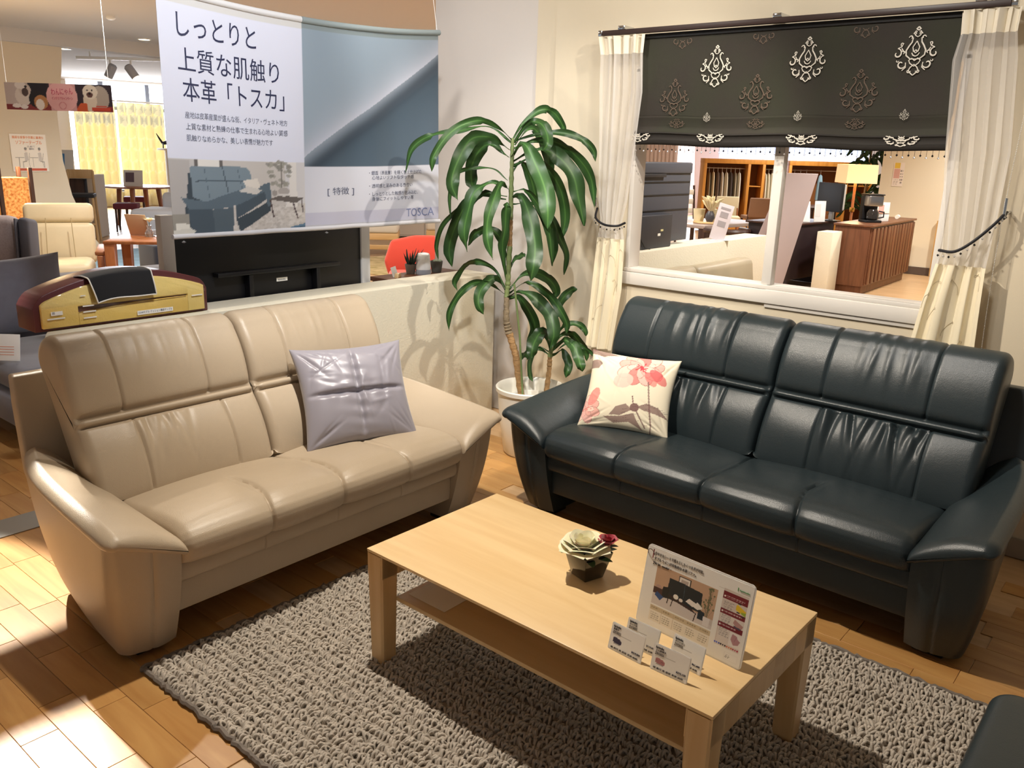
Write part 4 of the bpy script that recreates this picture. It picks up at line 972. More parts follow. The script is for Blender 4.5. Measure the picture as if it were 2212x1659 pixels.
def bumpy(P, r0, r1, n=40, seed=0):
    P = np.array(P); s = np.linspace(0, 1, len(P)); ss = np.linspace(0, 1, n); g = np.random.default_rng(seed)
    Q = np.stack([np.interp(ss, s, P[:, k]) for k in range(3)], 1); Q[1:-1] = (Q[:-2]+2*Q[1:-1]+Q[2:])/4
    r = np.linspace(r0, r1, n)*(1+.10*np.sin(np.arange(n)*2.1)+g.normal(0, .05, n)); return [tuple(q) for q in Q], list(r)
P, r = bumpy(loc_([(3.402, 2.744, .29), (3.376, 2.775, .545), (3.35, 2.807, .671)]), .019, .019, 24, 1); MB().tube(P, r, 12).build('trunk', M_bark, pt)
P, r = bumpy(loc_([(3.35, 2.807, .665), (3.34, 2.819, .728), (3.339, 2.82, .87)]), .021, .013, 24, 2); MB().tube(P, r, 12).build('trunk', mat('dracaena_old_bark', '8d7c62', .9, bump=.9, bscale=70, var=.4, vscale=30, bdist=.005), pt)
P, r = bumpy(loc_([(3.339, 2.82, .86), (3.342, 2.816, .946), (3.345, 2.813, 1.132)]), .014, .013, 24, 3); MB().tube(P, r, 10).build('stem', M_cane, pt)
P, r = bumpy(loc_([(3.345, 2.813, 1.12), (3.345, 2.813, 1.27)]), .0125, .0125, 16, 4); MB().tube(P, r, 10).build('trunk', M_bark, pt)
P, r = bumpy(loc_([(3.345, 2.813, 1.26), (3.344, 2.813, 1.489), (3.344, 2.813, 1.66)]), .0135, .009, 30, 5); MB().tube(P, r, 10).build('stem', M_cane, pt)
P, r = bumpy(loc_([(3.506, 2.665, .29), (3.515, 2.654, .464), (3.516, 2.653, .543)]), .014, .012, 24, 6); MB().tube(P, r, 10).build('trunk', M_bark, pt)
P, r = bumpy(loc_([(3.516, 2.653, .535), (3.521, 2.647, .62)]), .013, .010, 12, 7); MB().tube(P, r, 10).build('stem', M_cane, pt)
MB().tube(loc_([(3.381, 2.721, .30), (3.363, 2.744, .669), (3.34, 2.771, .933)]), .0055, 8).build('support_stick', mat('green_stick', '6f8050', .5), pt)
N = NT('dracaena_leaf'); tc = N.n('ShaderNodeAttribute'); tc.attribute_name = 'blade'; sx = N.n('ShaderNodeSeparateColor'); N.l(tc.outputs['Color'], sx.inputs[0])
oi = N.n('ShaderNodeObjectInfo')
rp = N.n('ShaderNodeValToRGB'); N.l(sx.outputs[0], rp.inputs[0])
cr = rp.color_ramp; cr.elements[0].position = 0; cr.elements[0].color = col('2a4322'); cr.elements[1].position = 1; cr.elements[1].color = col('274020')
e = cr.elements.new(.42); e.color = col('365a2b'); e = cr.elements.new(.5); e.color = col('527a3c'); e = cr.elements.new(.58); e.color = col('365a2b')
wv = N.n('ShaderNodeTexWave'); wv.inputs['Scale'].default_value = 9; N.l(tc.outputs['Color'], wv.inputs[0])
hs = N.n('ShaderNodeHueSaturation'); mr = N.n('ShaderNodeMapRange'); mr.inputs['To Min'].default_value = .55; mr.inputs['To Max'].default_value = 1.1; N.l(oi.outputs['Random'], mr.inputs[0]); N.l(mr.outputs[0], hs.inputs['Value']); N.l(rp.outputs[0], hs.inputs['Color'])
N.l(hs.outputs[0], N.b.inputs['Base Color']); N.b.inputs['Roughness'].default_value = .42; N.b.inputs['Specular IOR Level'].default_value = .32
M_leaf = N.m; MATS['dracaena_leaf'] = N.m
def catmull(P, n):
    P = np.array(P, float); s = np.linspace(0, 1, len(P)); d = np.gradient(P, s, axis=0); t = np.linspace(0, 1, n); out = []
    for q in t:
        i = min(int(q*(len(P)-1)), len(P)-2); h = s[i+1]-s[i]; u = (q-s[i])/h
        out.append((2*u**3-3*u**2+1)*P[i]+(u**3-2*u**2+u)*h*d[i]+(-2*u**3+3*u**2)*P[i+1]+(u**3-u**2)*h*d[i+1])
    return np.array(out)
def blade_leaf(pts, wd, k, par=None, org=(3.44, 2.715, 0), wave=1.9, face=(-.73, -.68, .05)):
    P = catmull(np.array(pts).reshape(-1, 3), 34)-np.array(org); n = len(P); rs = random.Random(k)
    T = np.gradient(P, axis=0); T /= np.linalg.norm(T, axis=1, keepdims=True)
    tilt = rs.uniform(-.45, .45); F = np.array(face); ph = rs.uniform(0, 6)
    V = []; C = []
    for i in range(n):
        v = i/(n-1); s = np.cross(T[i], F); s /= np.linalg.norm(s)+1e-9; nn = np.cross(s, T[i])
        hz = np.array([T[i][1], -T[i][0], 0]); hz /= np.linalg.norm(hz)+1e-9
        if hz @ s < 0: hz = -hz
        mixw = .35 if T[i][2] > -.5 else .12
        s2 = s*(1-mixw)+hz*mixw; s2 = s2*math.cos(tilt)+nn*math.sin(tilt); s2 /= np.linalg.norm(s2); nn = np.cross(s2, T[i])
        w_ = wd/2*(.22+.78*min(1, max(0, (v-.10)/.28))**1.3)*(1-max(0, (v-.72)/.28)**2.2)+.0006
        for u in (-1, -.5, 0, .5, 1):
            wob = wave*.10*wd*abs(u)**2*math.sin(v*19+ph+u*.9)
            V.append(P[i]+s2*w_*u+nn*(.22*w_*(abs(u)-.3)+wob)); C.append((.5+.5*u, v, 0, 1))
    V = np.array(V).reshape(n, 5, 3); b = MB().grid(V); me = bpy.data.meshes.new('leaf'); me.from_pydata(b.v, [], b.f); me.update()
    me.polygons.foreach_set('use_smooth', [True]*len(me.polygons)); me.materials.append(M_leaf)
    a = me.color_attributes.new('blade', 'FLOAT_COLOR', 'POINT'); a.data.foreach_set('color', np.array(C, np.float32).ravel())
    o = bpy.data.objects.new('leaf', me); COL.objects.link(o); o.parent = par or pt; return o
LEAVES=[
([3.344,2.813,1.645,3.249,2.827,1.71,3.133,2.864,1.734,3.01,2.911,1.68,2.917,2.937,1.568,2.911,2.944,1.493],0.037),
([3.344,2.813,1.637,3.273,2.919,1.711,3.186,3.045,1.685,3.11,3.158,1.66,3.06,3.235,1.597,3.036,3.264,1.477],0.033),
([3.336,2.823,1.602,3.248,2.848,1.655,3.139,2.897,1.651,3.061,2.911,1.553,3.007,2.906,1.445,3.027,2.882,1.361],0.07),
([3.334,2.825,1.567,3.307,2.899,1.622,3.286,2.965,1.611,3.275,3.02,1.526,3.289,3.037,1.445,3.301,3.022,1.396],0.065),
([3.344,2.813,1.65,3.397,2.791,1.733,3.473,2.74,1.8,3.533,2.707,1.79,3.581,2.684,1.732,3.589,2.675,1.68],0.039),
([3.35,2.806,1.637,3.358,2.736,1.727,3.366,2.664,1.736,3.359,2.612,1.69,3.338,2.585,1.64,3.324,2.603,1.602],0.054),
([3.35,2.806,1.629,3.44,2.779,1.709,3.51,2.776,1.685,3.577,2.777,1.607,3.622,2.791,1.536,3.627,2.785,1.463],0.056),
([3.35,2.806,1.644,3.423,2.718,1.683,3.508,2.615,1.691,3.566,2.546,1.664,3.602,2.502,1.614,3.612,2.49,1.558],0.035),
([3.351,2.806,1.611,3.454,2.741,1.654,3.555,2.681,1.64,3.653,2.624,1.568,3.724,2.59,1.47,3.741,2.569,1.324],0.054),
([3.345,2.812,1.577,3.331,2.727,1.634,3.319,2.64,1.538,3.298,2.563,1.432,3.267,2.515,1.334,3.268,2.514,1.241],0.082),
([3.349,2.808,1.551,3.42,2.701,1.61,3.473,2.616,1.575,3.511,2.551,1.49,3.523,2.519,1.378,3.544,2.493,1.242],0.079),
([3.346,2.811,1.525,3.455,2.761,1.566,3.562,2.713,1.475,3.636,2.705,1.375,3.684,2.716,1.251,3.67,2.734,1.123],0.054),
([3.341,2.817,1.489,3.395,2.793,1.543,3.445,2.773,1.473,3.492,2.757,1.348,3.548,2.724,1.22,3.568,2.699,1.014],0.051),
([3.333,2.827,1.454,3.309,2.897,1.504,3.27,2.984,1.51,3.225,3.079,1.48,3.218,3.122,1.37,3.222,3.118,1.237],0.02),
([3.331,2.829,1.427,3.259,2.875,1.439,3.189,2.919,1.399,3.15,2.925,1.312,3.121,2.926,1.207,3.13,2.915,1.1],0.06),
([3.337,2.822,1.41,3.264,2.808,1.442,3.196,2.788,1.388,3.126,2.771,1.279,3.083,2.736,1.19,3.102,2.714,1.082],0.054),
([3.332,2.828,1.374,3.276,2.937,1.387,3.237,3.024,1.321,3.221,3.084,1.208,3.217,3.124,1.093,3.227,3.111,0.994],0.063),
([3.329,2.832,1.361,3.272,2.982,1.367,3.245,3.096,1.289,3.235,3.189,1.208,3.245,3.246,1.099,3.252,3.238,1.017],0.024),
([3.349,2.807,1.366,3.318,2.723,1.38,3.285,2.641,1.291,3.243,2.569,1.177,3.191,2.528,1.081,3.182,2.539,0.99],0.079),
([3.349,2.808,1.402,3.419,2.772,1.402,3.492,2.732,1.313,3.549,2.713,1.22,3.586,2.71,1.125,3.581,2.715,1.012],0.048),
([3.35,2.807,1.34,3.464,2.758,1.339,3.57,2.72,1.265,3.646,2.718,1.159,3.709,2.718,1.069,3.706,2.722,0.952],0.039),
([3.338,2.821,0.946,3.31,2.822,1.041,3.289,2.814,1.135,3.281,2.792,1.227,3.269,2.779,1.317,3.272,2.775,1.352],0.048),
([3.337,2.822,0.899,3.316,2.888,0.997,3.281,2.971,1.033,3.253,3.046,1.004,3.238,3.099,0.923,3.246,3.088,0.864],0.033),
([3.334,2.825,0.871,3.262,2.851,0.927,3.174,2.896,0.942,3.099,2.925,0.893,3.041,2.944,0.805,3.039,2.947,0.7],0.035),
([3.334,2.826,0.89,3.289,2.839,0.958,3.24,2.857,0.951,3.192,2.874,0.899,3.171,2.866,0.837,3.189,2.844,0.782],0.054),
([3.342,2.816,0.965,3.34,2.838,1.093,3.325,2.877,1.178,3.299,2.929,1.205,3.266,2.986,1.176,3.244,3.012,1.115],0.045),
([3.344,2.813,0.984,3.375,2.817,1.037,3.409,2.816,1.057,3.444,2.815,1.067,3.47,2.818,1.069,3.476,2.811,1.072],0.03),
([3.344,2.813,0.9,3.432,2.789,0.969,3.521,2.763,0.974,3.606,2.742,0.93,3.664,2.741,0.87,3.657,2.749,0.821],0.051),
([3.343,2.815,0.881,3.384,2.724,0.942,3.424,2.636,0.904,3.446,2.568,0.836,3.46,2.516,0.757,3.465,2.511,0.696],0.043),
([3.343,2.814,0.864,3.353,2.721,0.896,3.366,2.623,0.856,3.362,2.547,0.794,3.342,2.503,0.711,3.33,2.517,0.636],0.067),
([3.344,2.814,0.848,3.396,2.791,0.859,3.448,2.77,0.798,3.498,2.75,0.698,3.505,2.776,0.593,3.492,2.791,0.498],0.054),
([3.515,2.654,0.563,3.544,2.659,0.705,3.575,2.663,0.788,3.619,2.651,0.852,3.66,2.636,0.884,3.68,2.612,0.892],0.045),
([3.515,2.654,0.573,3.459,2.64,0.662,3.397,2.634,0.687,3.339,2.622,0.654,3.297,2.604,0.617,3.295,2.606,0.574],0.067),
([3.521,2.647,0.583,3.543,2.621,0.682,3.578,2.578,0.722,3.615,2.534,0.712,3.631,2.514,0.686,3.636,2.508,0.655],0.033),
([3.521,2.647,0.573,3.575,2.631,0.646,3.637,2.605,0.651,3.695,2.584,0.596,3.737,2.574,0.541,3.742,2.569,0.49],0.039),
([3.521,2.646,0.563,3.525,2.581,0.638,3.527,2.517,0.624,3.515,2.471,0.576,3.498,2.439,0.536,3.506,2.429,0.496],0.056),
([3.522,2.646,0.544,3.534,2.591,0.581,3.53,2.554,0.549,3.518,2.528,0.516,3.497,2.519,0.483,3.493,2.524,0.448],0.042),
([3.512,2.657,0.563,3.498,2.715,0.58,3.492,2.763,0.518,3.508,2.785,0.451,3.529,2.794,0.399,3.539,2.781,0.367],0.026),
([3.516,2.653,0.543,3.495,2.699,0.573,3.474,2.744,0.569,3.463,2.778,0.54,3.46,2.799,0.522,3.453,2.808,0.501],0.035),
([3.522,2.645,0.534,3.563,2.596,0.605,3.599,2.552,0.616,3.631,2.514,0.593,3.653,2.488,0.57,3.669,2.468,0.543],0.02),
]
for k, (q, wd) in enumerate(LEAVES): blade_leaf(q, wd, k)
# ---------------------------------------------------------------- curtain rail, curtains, roman shade
rl = thing('curtain_rail', 'dark brown curtain rail with chrome end caps above the window', 'curtain rail', (3.80, 0, 2.185))
B(-.012, .012, .775, 2.612, -.012, .012).build('rail', mat('dark_brown_rail', '33231f', .45), rl, bevel=.003)
for y0, y1 in ((.752, .7745), (2.6125, 2.635)): B(-.014, .014, y0, y1, -.014, .014).build('end_cap', M_chrome, rl, bevel=.003)
for y in (2.50, 1.69, .88): B(-.01, .078, y-.02, y+.02, .0125, .030).build('bracket', M_chrome, rl, bevel=.002)
M_sheer = sheer('sheer_voile', 'f6f3f0', .50, .40); M_head = mat('heading_tape', 'ece4d2', .8); M_hem = mat('cream_satin_curtain', 'efe3c6', .5, sheen=.4, bump=.1, bscale=400)
M_vine = mat('vine_thread', 'b8a98c', .6); M_bead = mat('black_bead', '101014', .2); M_crys = mat('clear_bead', 'e8e8ea', .08, trans=.7); M_cordb = mat('black_cord', '14131a', .6)
def curtain(name, label, rows, nf, seed, zc, tie, hook):
    """rows: (z, y_left, y_right, depth of folds); local = world"""
    t = thing(name, label, 'curtain', (3.80, 0, 0))
    rs = random.Random(seed); ph = rs.uniform(0, 6)
    R = np.array(rows, float)[::-1]
    def surf(z, u, nf=nf):
        yl = np.interp(z, R[:, 0], R[:, 1]); yr = np.interp(z, R[:, 0], R[:, 2]); d = np.interp(z, R[:, 0], R[:, 3])
        uu = u+.018*math.sin(z*5+u*9)+.02*math.sin(u*11+seed)
        q = math.sin(2*PI*nf*uu+ph+.5*math.sin(z*2.2))
        return (-.005+d*(q*.75+.35*math.sin(2*PI*nf*.5*uu+ph*2)), yl+(yr-yl)*(u+.020*math.sin(4*PI*nf*u)), z)
    def piece(nm, z0, z1, m, nz, nf=nf):
        n = nf*26
        b = MB().grid([[surf(z, u, nf) for u in np.linspace(0, 1, n)] for z in np.linspace(z0, z1, nz)]); o = b.build(nm, m, t, angle=180); return o
    top, bot = rows[0][0], rows[-1][0]
    piece('heading', top, top-.085, M_head, 6); piece('sheer', top-.085, zc, M_sheer, 70); piece('border', zc, bot, M_hem, 40, 3)
    # embroidered vines on the border
    for k in range(10):
        u0 = (k+.5)/10; z0 = bot+.03+(zc-bot-.10)*rs.random(); s = rs.choice((-1, 1)); c = []
        for q in np.linspace(0, 1, 26):
            a = q*4.6; rr = .045*(1-q*.72); c.append((u0+s*rr*math.cos(a)*2.0, z0+.06+rr*math.sin(a)+.08*(q-.5)))
        mb = MB().tube([(lambda p: (p[0]-.0015, p[1], p[2]))(surf(min(zc-.01, max(bot+.01, z)), min(.99, max(.01, u)), 3)) for u, z in c], .0007, 4); mb.build('vine', M_vine, t)
    # tie-back
    tb_ = MB().tube([(p[0]-.0, p[1], p[2]) for p in catmull(tie, 30)], .006, 8).build('tieback', M_cordb, t)
    T = catmull(tie, 15)
    for k, p in enumerate(T):
        MB().lathe([(.0005, -.0055), (.0055, 0), (.0005, .0055)], 8, (p[0]-.006, p[1], p[2]-.020)).build('bead', M_bead if k % 2 == 0 else M_crys, tb_)
    if hook: MB().tube(hook, .006, 10).build('hook', M_chrome, t)
    return t
curtain('left_curtain', 'tied-back sheer curtain with cream border at the window end near the plant', [(2.168, 2.622, 2.362, .022), (2.08, 2.606, 2.366, .020), (1.9, 2.607, 2.352, .018), (1.6, 2.597, 2.378, .016), (1.36, 2.585, 2.405, .016), (1.25, 2.562, 2.432, .016), (1.15, 2.575, 2.412, .018), (.90, 2.592, 2.412, .020), (.56, 2.618, 2.450, .022)], 5, 2, 1.165,
        [(.018, 2.604, 1.315), (-.035, 2.574, 1.268), (-.045, 2.512, 1.238), (-.035, 2.440, 1.236), (.02, 2.425, 1.25)], [(.08, 2.61, 1.33), (.01, 2.61, 1.33), (.01, 2.61, 1.37)])
curtain('right_curtain', 'tied-back sheer curtain with cream border at the window end far from the plant', [(2.168, .945, .735, .022), (2.085, .938, .738, .020), (1.99, .953, .722, .018), (1.64, .923, .690, .018), (1.40, .896, .694, .018), (1.258, .880, .699, .018), (1.19, .893, .702, .020), (1.03, .922, .697, .022), (.84, .945, .690, .024), (.56, .965, .685, .024)], 5, 5, 1.200,
        [(.0, .888, 1.254), (-.045, .82, 1.258), (-.045, .76, 1.302), (-.03, .70, 1.372), (.0, .676, 1.412), (.03, .672, 1.42)], [(.08, .672, 1.42), (.02, .672, 1.415), (.0, .676, 1.40), (.0, .676, 1.475)])
# roman shade: two layers, folds at the bottom, beaded trim
sh = thing('roman_shade', 'dark roman shade with silver damask ornaments and beaded trim', 'blind', (3.835, 0, 0))
M_shade = mat('shade_fabric', '2e2923', .8, bump=.35, bscale=500, var=.12, vscale=4, color2='2d2e21'); M_shf = mat('shade_fabric_front', '25211d', .8, bump=.35, bscale=500, var=.15, vscale=5)
SY0, SY1 = .925, 2.392
def sgrid(prof, ny=90, rip=.004):
    return [[(x-rip*math.sin(y*7+z*3)*max(0, (2.1-z)), y, z+.004*math.sin(y*9)*(1 if z < 1.8 else .3)) for y in np.linspace(SY1, SY0, ny)] for x, z in prof]
b = MB().grid(sgrid([(-.004, z) for z in np.linspace(2.150, 1.785, 16)])); b.grid(sgrid([(.0, 1.786), (-.018, 1.776), (-.020, 1.770), (-.010, 1.768)], rip=0)); b.build('panel', M_shade, sh, angle=180)
MB().grid(sgrid([(-.010, 1.782), (-.022, 1.775), (-.020, 1.765), (-.014, 1.735), (-.016, 1.722), (-.028, 1.712), (-.030, 1.704), (-.012, 1.700)], rip=0)).build('fold', M_shade, sh, angle=60)
MB().grid(sgrid([(-.014, 1.712), (-.030, 1.706), (-.032, 1.700), (-.026, 1.696), (-.026, 1.672), (-.030, 1.668)], rip=0)).build('fold', M_shf, sh, angle=60)
MB().grid(sgrid([(-.020, 1.672), (-.030, 1.667), (-.030, 1.655), (-.022, 1.645), (-.008, 1.645)], rip=0)).build('hem', M_shf, sh, angle=60)
B(-.012, .012, SY0, SY1, 2.15, 2.172).build('headrail', M_black, sh, bevel=.002)
def swirl(c, r, a0, turns, s, n=22):
    return [(c[0]+s*r*(1-.75*k/n)*math.cos(a0+turns*k/n), c[1]+r*(1-.75*k/n)*math.sin(a0+turns*k/n)) for k in range(n+1)]
def ornament(y, z, W, H, m, x, full=True, nm='motif', zmin=None):
    """damask motif: mirrored scrolls, stitched ribbon a hair proud of the cloth"""
    C = []
    for s in (-1, 1):
        C += [([(0, -.46), (s*.05, -.42), (s*.10, -.36), (s*.07, -.30), (0, -.24)], .022), (swirl((s*.10, -.37), .05, PI*1.0, 4.2, s), .018)]
        C += [([(0, -.14), (s*.10, -.13), (s*.19, -.06), (s*.20, .04), (s*.15, .13), (s*.10, .20), (s*.09, .28), (s*.12, .31)], .026), (swirl((s*.13, .29), .045, 0, 4.4, s), .02)]
        C += [([(0, -.02), (s*.05, .03), (s*.07, .10), (0, .22)], .02), ([(0, -.28), (s*.09, -.22), (s*.12, -.16), (s*.06, -.12), (0, -.17)], .02)]
        C += [(swirl((s*.38, -.02), .105, PI*.5, 5.4, s), .026), ([(s*.38, .085), (s*.30, .12), (s*.27, .19)], .018), (swirl((s*.29, .17), .045, -PI/2, 4, s), .018), ([(s*.20, .0), (s*.26, .03), (s*.30, .09)], .02), (swirl((s*.26, -.01), .05, 0, 4.4, s), .018)]
        C += [(swirl((s*.27, -.23), .10, PI*1.1, 5.2, s), .026), ([(s*.18, -.20), (s*.17, -.30), (s*.24, -.36)], .02), (swirl((s*.36, -.16), .035, PI, 4, s), .016)]
        C += [([(0, .30), (s*.05, .33), (s*.08, .38), (s*.05, .42), (s*.02, .40)], .018), (swirl((s*.055, .36), .04, 0, 4.2, s), .016), ([(0, .43), (s*.04, .46), (0, .50)], .03)]
        C += [([(0, .05), (s*.03, .01), (s*.06, .02)], .02), ([(s*.0, -.08), (s*.05, -.06), (s*.08, -.01)], .02)]
    mb = MB()
    for P, wd in C:
        Q = [(y-p[0]*W, z+p[1]*H) for p in P]
        if not full: Q = [q for q in Q if q[1] < z+(zmin or 0)]
        if len(Q) < 2: continue
        n = len(Q)
        for i in range(n):
            a, c = Q[max(i-1, 0)], Q[min(i+1, n-1)]; dx, dz = c[0]-a[0], c[1]-a[1]; L = math.hypot(dx, dz)+1e-9
            h = wd*W*.62*(.55+.45*math.sin(PI*min(1, (i+.6)/n))); ox, oz = -dz/L*h, dx/L*h
            mb.v += [(x, Q[i][0]+ox, Q[i][1]+oz), (x-.0008, Q[i][0], Q[i][1]), (x, Q[i][0]-ox, Q[i][1]-oz)]
            if i: k = len(mb.v); mb.f += [(k-6, k-5, k-2, k-3), (k-5, k-4, k-1, k-2)]
        mb.n = len(mb.v)
    return mb.build(nm, m, sh, angle=180)
M_silver = mat('silver_thread', 'd8d2c6', .4, sheen=.3); M_faded = mat('faded_thread', '5d4e42', .7)
for y, z in ((1.980, 2.004), (1.543, 2.016), (1.099, 2.029)): ornament(y, z, .185, .192, M_silver, -.0125, nm='motif')
for y, z in ((2.191, 1.868), (1.769, 1.876), (1.306, 1.881)): ornament(y, z, .185, .180, M_faded, -.0095, nm='faded_motif')
for y in (2.17, 1.76, 1.31): ornament(y, 2.168, .145, .16, M_faded, -.0065, False, 'faded_motif', -.03)
for y, z in ((1.995, 1.778), (1.551, 1.783), (1.102, 1.786)): ornament(y, z, .045, .045, M_silver, -.032, nm='small_motif')
for y in (2.16, 1.75, 1.30): ornament(y, 1.752, .10, .05, M_faded, -.0225, False, 'faded_motif', .02)
for y in (2.37, 1.968, 1.523, 1.10): ornament(y, 1.695, .165, .075, M_silver, -.0335, False, 'motif', .008)
trm = MB()
for k in range(64):
    y = SY1-.008-k*(SY1-SY0-.01)/63; L = .016 if k % 2 else .024
    trm.tube([(-.02, y, 1.650), (-.02, y, 1.645-L)], .0008, 4)
trm.build('fringe_thread', M_black, sh)
for k in range(64):
    y = SY1-.008-k*(SY1-SY0-.01)/63; L = .016 if k % 2 else .024
    MB().lathe([(.0004, -.0052), (.0052, 0), (.0004, .0052)], 8, (-.02, y, 1.642-L)).build('bead', M_bead if k % 2 else M_crys, sh)
# pull chain of the shade
pc = MB()
for k in range(260):
    z = 2.14-k*.0062; pc.lathe([(.0003, -.0022), (.0022, 0), (.0003, .0022)], 6, (0, 0, z))
o = pc.build('pull_chain', M_white); o.location = (3.815, .672, 0); o.rotation_euler = (0, 0, 0)
for v in o.data.vertices: v.co.y += .03*math.sin((2.14-v.co.z)*1.9)-.02
tag(o, 'white bead pull chain hanging beside the curtain that is far from the plant', 'chain')
# ---------------------------------------------------------------- departments seen over the low partition
def soft(hx, hy, z0, z1, r=.04): return MB().box(-hx, hx, -hy, hy, z0, z1)
M_navyv = mat('navy_velour', '6a6b78', .85, sheen=.5, var=.25, vscale=5); M_greyf = mat('grey_tweed', 'a89a98', .9, bump=.3, bscale=300, var=.15, vscale=90); M_charf = mat('charcoal_fabric', '55545c', .9)
M_cremel = mat('cream_leather', 'd9c8a4', .5, var=.06); M_tanw = wood('honey_wood', 'b06f42', '8f5632', .4, axis=2, scale=2, stretch=8)
def part(nm, m, par, *bx, bevel=.02, M=None, seg=3):
    return MB().box(*bx, M=M).build(nm, m, par, bevel=bevel, seg=seg)
def rotM(ax, deg, p=(0, 0, 0)): return Matrix.Translation(p) @ Matrix.Rotation(math.radians(deg), 4, ax)
# blue-grey velour sofa just behind the partition
t = thing('velour_sofa', 'blue-grey velour sofa behind the low partition, at the left edge of the picture', 'sofa', (2.35, 4.95, 0))
part('base', M_navyv, t, -.80, 1.3, -.40, .75, .12, .30, bevel=.03)
part('seat_cushion', M_navyv, t, -.78, .22, -.42, .45, .30, .45, bevel=.05); part('seat_cushion', M_navyv, t, .225, 1.25, -.42, .45, .30, .45, bevel=.05)
part('backrest', M_navyv, t, -.60, 1.30, .62, .95, .12, .74, bevel=.07)
part('armrest', M_navyv, t, 1.26, 1.50, -.38, .95, .12, .60, bevel=.06)
for x in (-.7, 1.2):
    for y in (-.3, .6): part('foot', M_black, t, x-.03, x+.03, y-.03, y+.03, 0, .12, bevel=.004)
c = thing('loose_cushion', 'large blue-grey velour cushion leaning on the velour sofa', 'cushion', (1.86, 5.38, .46), math.radians(-28))
c.rotation_euler = (math.radians(-14), math.radians(-6), math.radians(-28))
X, Y, Z, pr = pillow_grid(40, .62, .46, .16, 4, corner=.06, wr=.01)
b = MB().grid(np.stack([X, Y, Z+.23], 2)); b.grid(np.stack([X, pr, Z+.23], 2), flip=True); b.build('cover', M_navyv, c, angle=180)
ps = thing('price_sheet', 'white price sheet standing on the velour sofa at the left edge', 'sign', (1.60, 4.77, .46), math.radians(-50))
part('sheet', M_white, ps, -.06, .06, -.002, .002, .0, .14, bevel=.001, M=rotM('X', -12))
for k in range(4): part('line', mat('salmon_ink', 'd9a08c', .6), ps, -.045, .03, -.0035, -.0025, .03+.014*k, .034+.014*k, bevel=0, M=rotM('X', -12))
# grey recliner seen from behind
t = thing('recliner', 'grey tweed recliner with charcoal side panels, seen past the velour cushion', 'armchair', (2.08, 6.68, 0), math.radians(-35))
part('seat', M_greyf, t, -.33, .33, -.35, .30, .25, .45, bevel=.05)
part('backrest', M_greyf, t, -.33, .25, .16, .36, .40, 1.08, bevel=.08, M=rotM('X', -8)); part('side_panel', M_charf, t, .252, .33, .12, .40, .35, 1.06, bevel=.035, M=rotM('X', -8)); part('piping', M_charf, t, .240, .252, .10, .40, .42, 1.05, bevel=.004, M=rotM('X', -8))
part('armrest', M_charf, t, .34, .46, -.35, .30, .22, .60, bevel=.04); part('base', M_black, t, -.25, .25, -.25, .25, 0, .245, bevel=.01)
# cream armchair with wooden arms
t = thing('cream_armchair', 'cream leather armchair with wooden armrests beyond the velour sofa', 'armchair', (3.38, 8.44, 0), math.radians(-27))
part('seat', M_cremel, t, -.30, .30, -.40, .25, .28, .48, bevel=.07)
for nm, z0, z1, y, d in (('backrest', .46, .86, .20, .14), ('headrest', .865, 1.06, .24, .12)): part(nm, M_cremel, t, -.31, .31, y, y+d, z0, z1, bevel=.05, M=rotM('X', -12, (0, .0, .0)))
for x in (-.10, .12): MB().tube([(x*1.1, .172+.0, .47), (x, .26, .85)], .004, 6).build('seam', mat('tan_seam', 'a8956e', .7), t)
for s in (-1, 1):
    part('armrest', M_tanw, t, s*.38-.045, s*.38+.045, -.42, .22, .56, .60, bevel=.012)
    part('leg', M_tanw, t, s*.38-.03, s*.38+.03, -.42, -.33, 0, .5595, bevel=.01); part('leg', M_tanw, t, s*.38-.03, s*.38+.03, .12, .20, 0, .5595, bevel=.01)
part('rail', M_tanw, t, -.35, .35, -.32, -.27, .20, .275, bevel=.006)
def table(name, label, loc, rz, hx, hy, h, th, m, lg, inset=.05, group=None, legm=None):
    t = thing(name, label, 'table', loc, rz, group)
    part('tabletop', m, t, -hx, hx, -hy, hy, h-th, h, bevel=.006, seg=2)
    for sx in (-1, 1):
        for sy in (-1, 1):
            x, y = sx*(hx-inset), sy*(hy-inset)
            MB().loft([[(x+a*lg*k, y+b_*lg*k, z) for a, b_ in ((-1, -1), (1, -1), (1, 1), (-1, 1))] for z, k in ((0, .75), (h-th-.0005, 1))]).build('leg', legm or m, t, bevel=.004)
    return t
table('wood_table', 'honey wood living table with thick legs in front of the cream armchair', (4.07, 7.74, 0), math.radians(-42), .46, .30, .70, .028, M_tanw, .045)
s_ = thing('sign_back', 'tan backed sign leaning on the honey wood table, seen from behind', 'sign', (4.02, 8.08, .701), math.radians(-60))
part('board', mat('tan_card', 'c9a987', .7), s_, -.11, .11, -.003, .003, 0, .22, bevel=.001, M=rotM('X', 20)); part('clip', M_black, s_, -.02, .0, .004, .012, .10, .13, bevel=.002, M=rotM('X', 20)); part('clip', M_black, s_, .04, .06, .004, .012, .10, .13, bevel=.002, M=rotM('X', 20))
def glass_cup(name, label, loc, r, h, g=None):
    t = thing(name, label, 'glass', loc, 0, g); MB().lathe([(r*.8, 0), (r, h), (r*.93, h), (r*.74, .008), (.001, .006)], 16).build('glass', mat('clear_glass', 'f4f6f8', .03, trans=.9), t); return t
glass_cup('tea_light_glass', 'clear glass cup on the honey wood table nearest the white post', (4.22, 7.92, .7012), .05, .06); glass_cup('tea_light_glass', 'clear glass cup on the honey wood table beside the flower vase', (4.11, 7.96, .7012), .045, .06)
fv = thing('flower_vase', 'small glass vase with a cream flower on the honey wood table', 'vase', (4.03, 7.93, .7012))
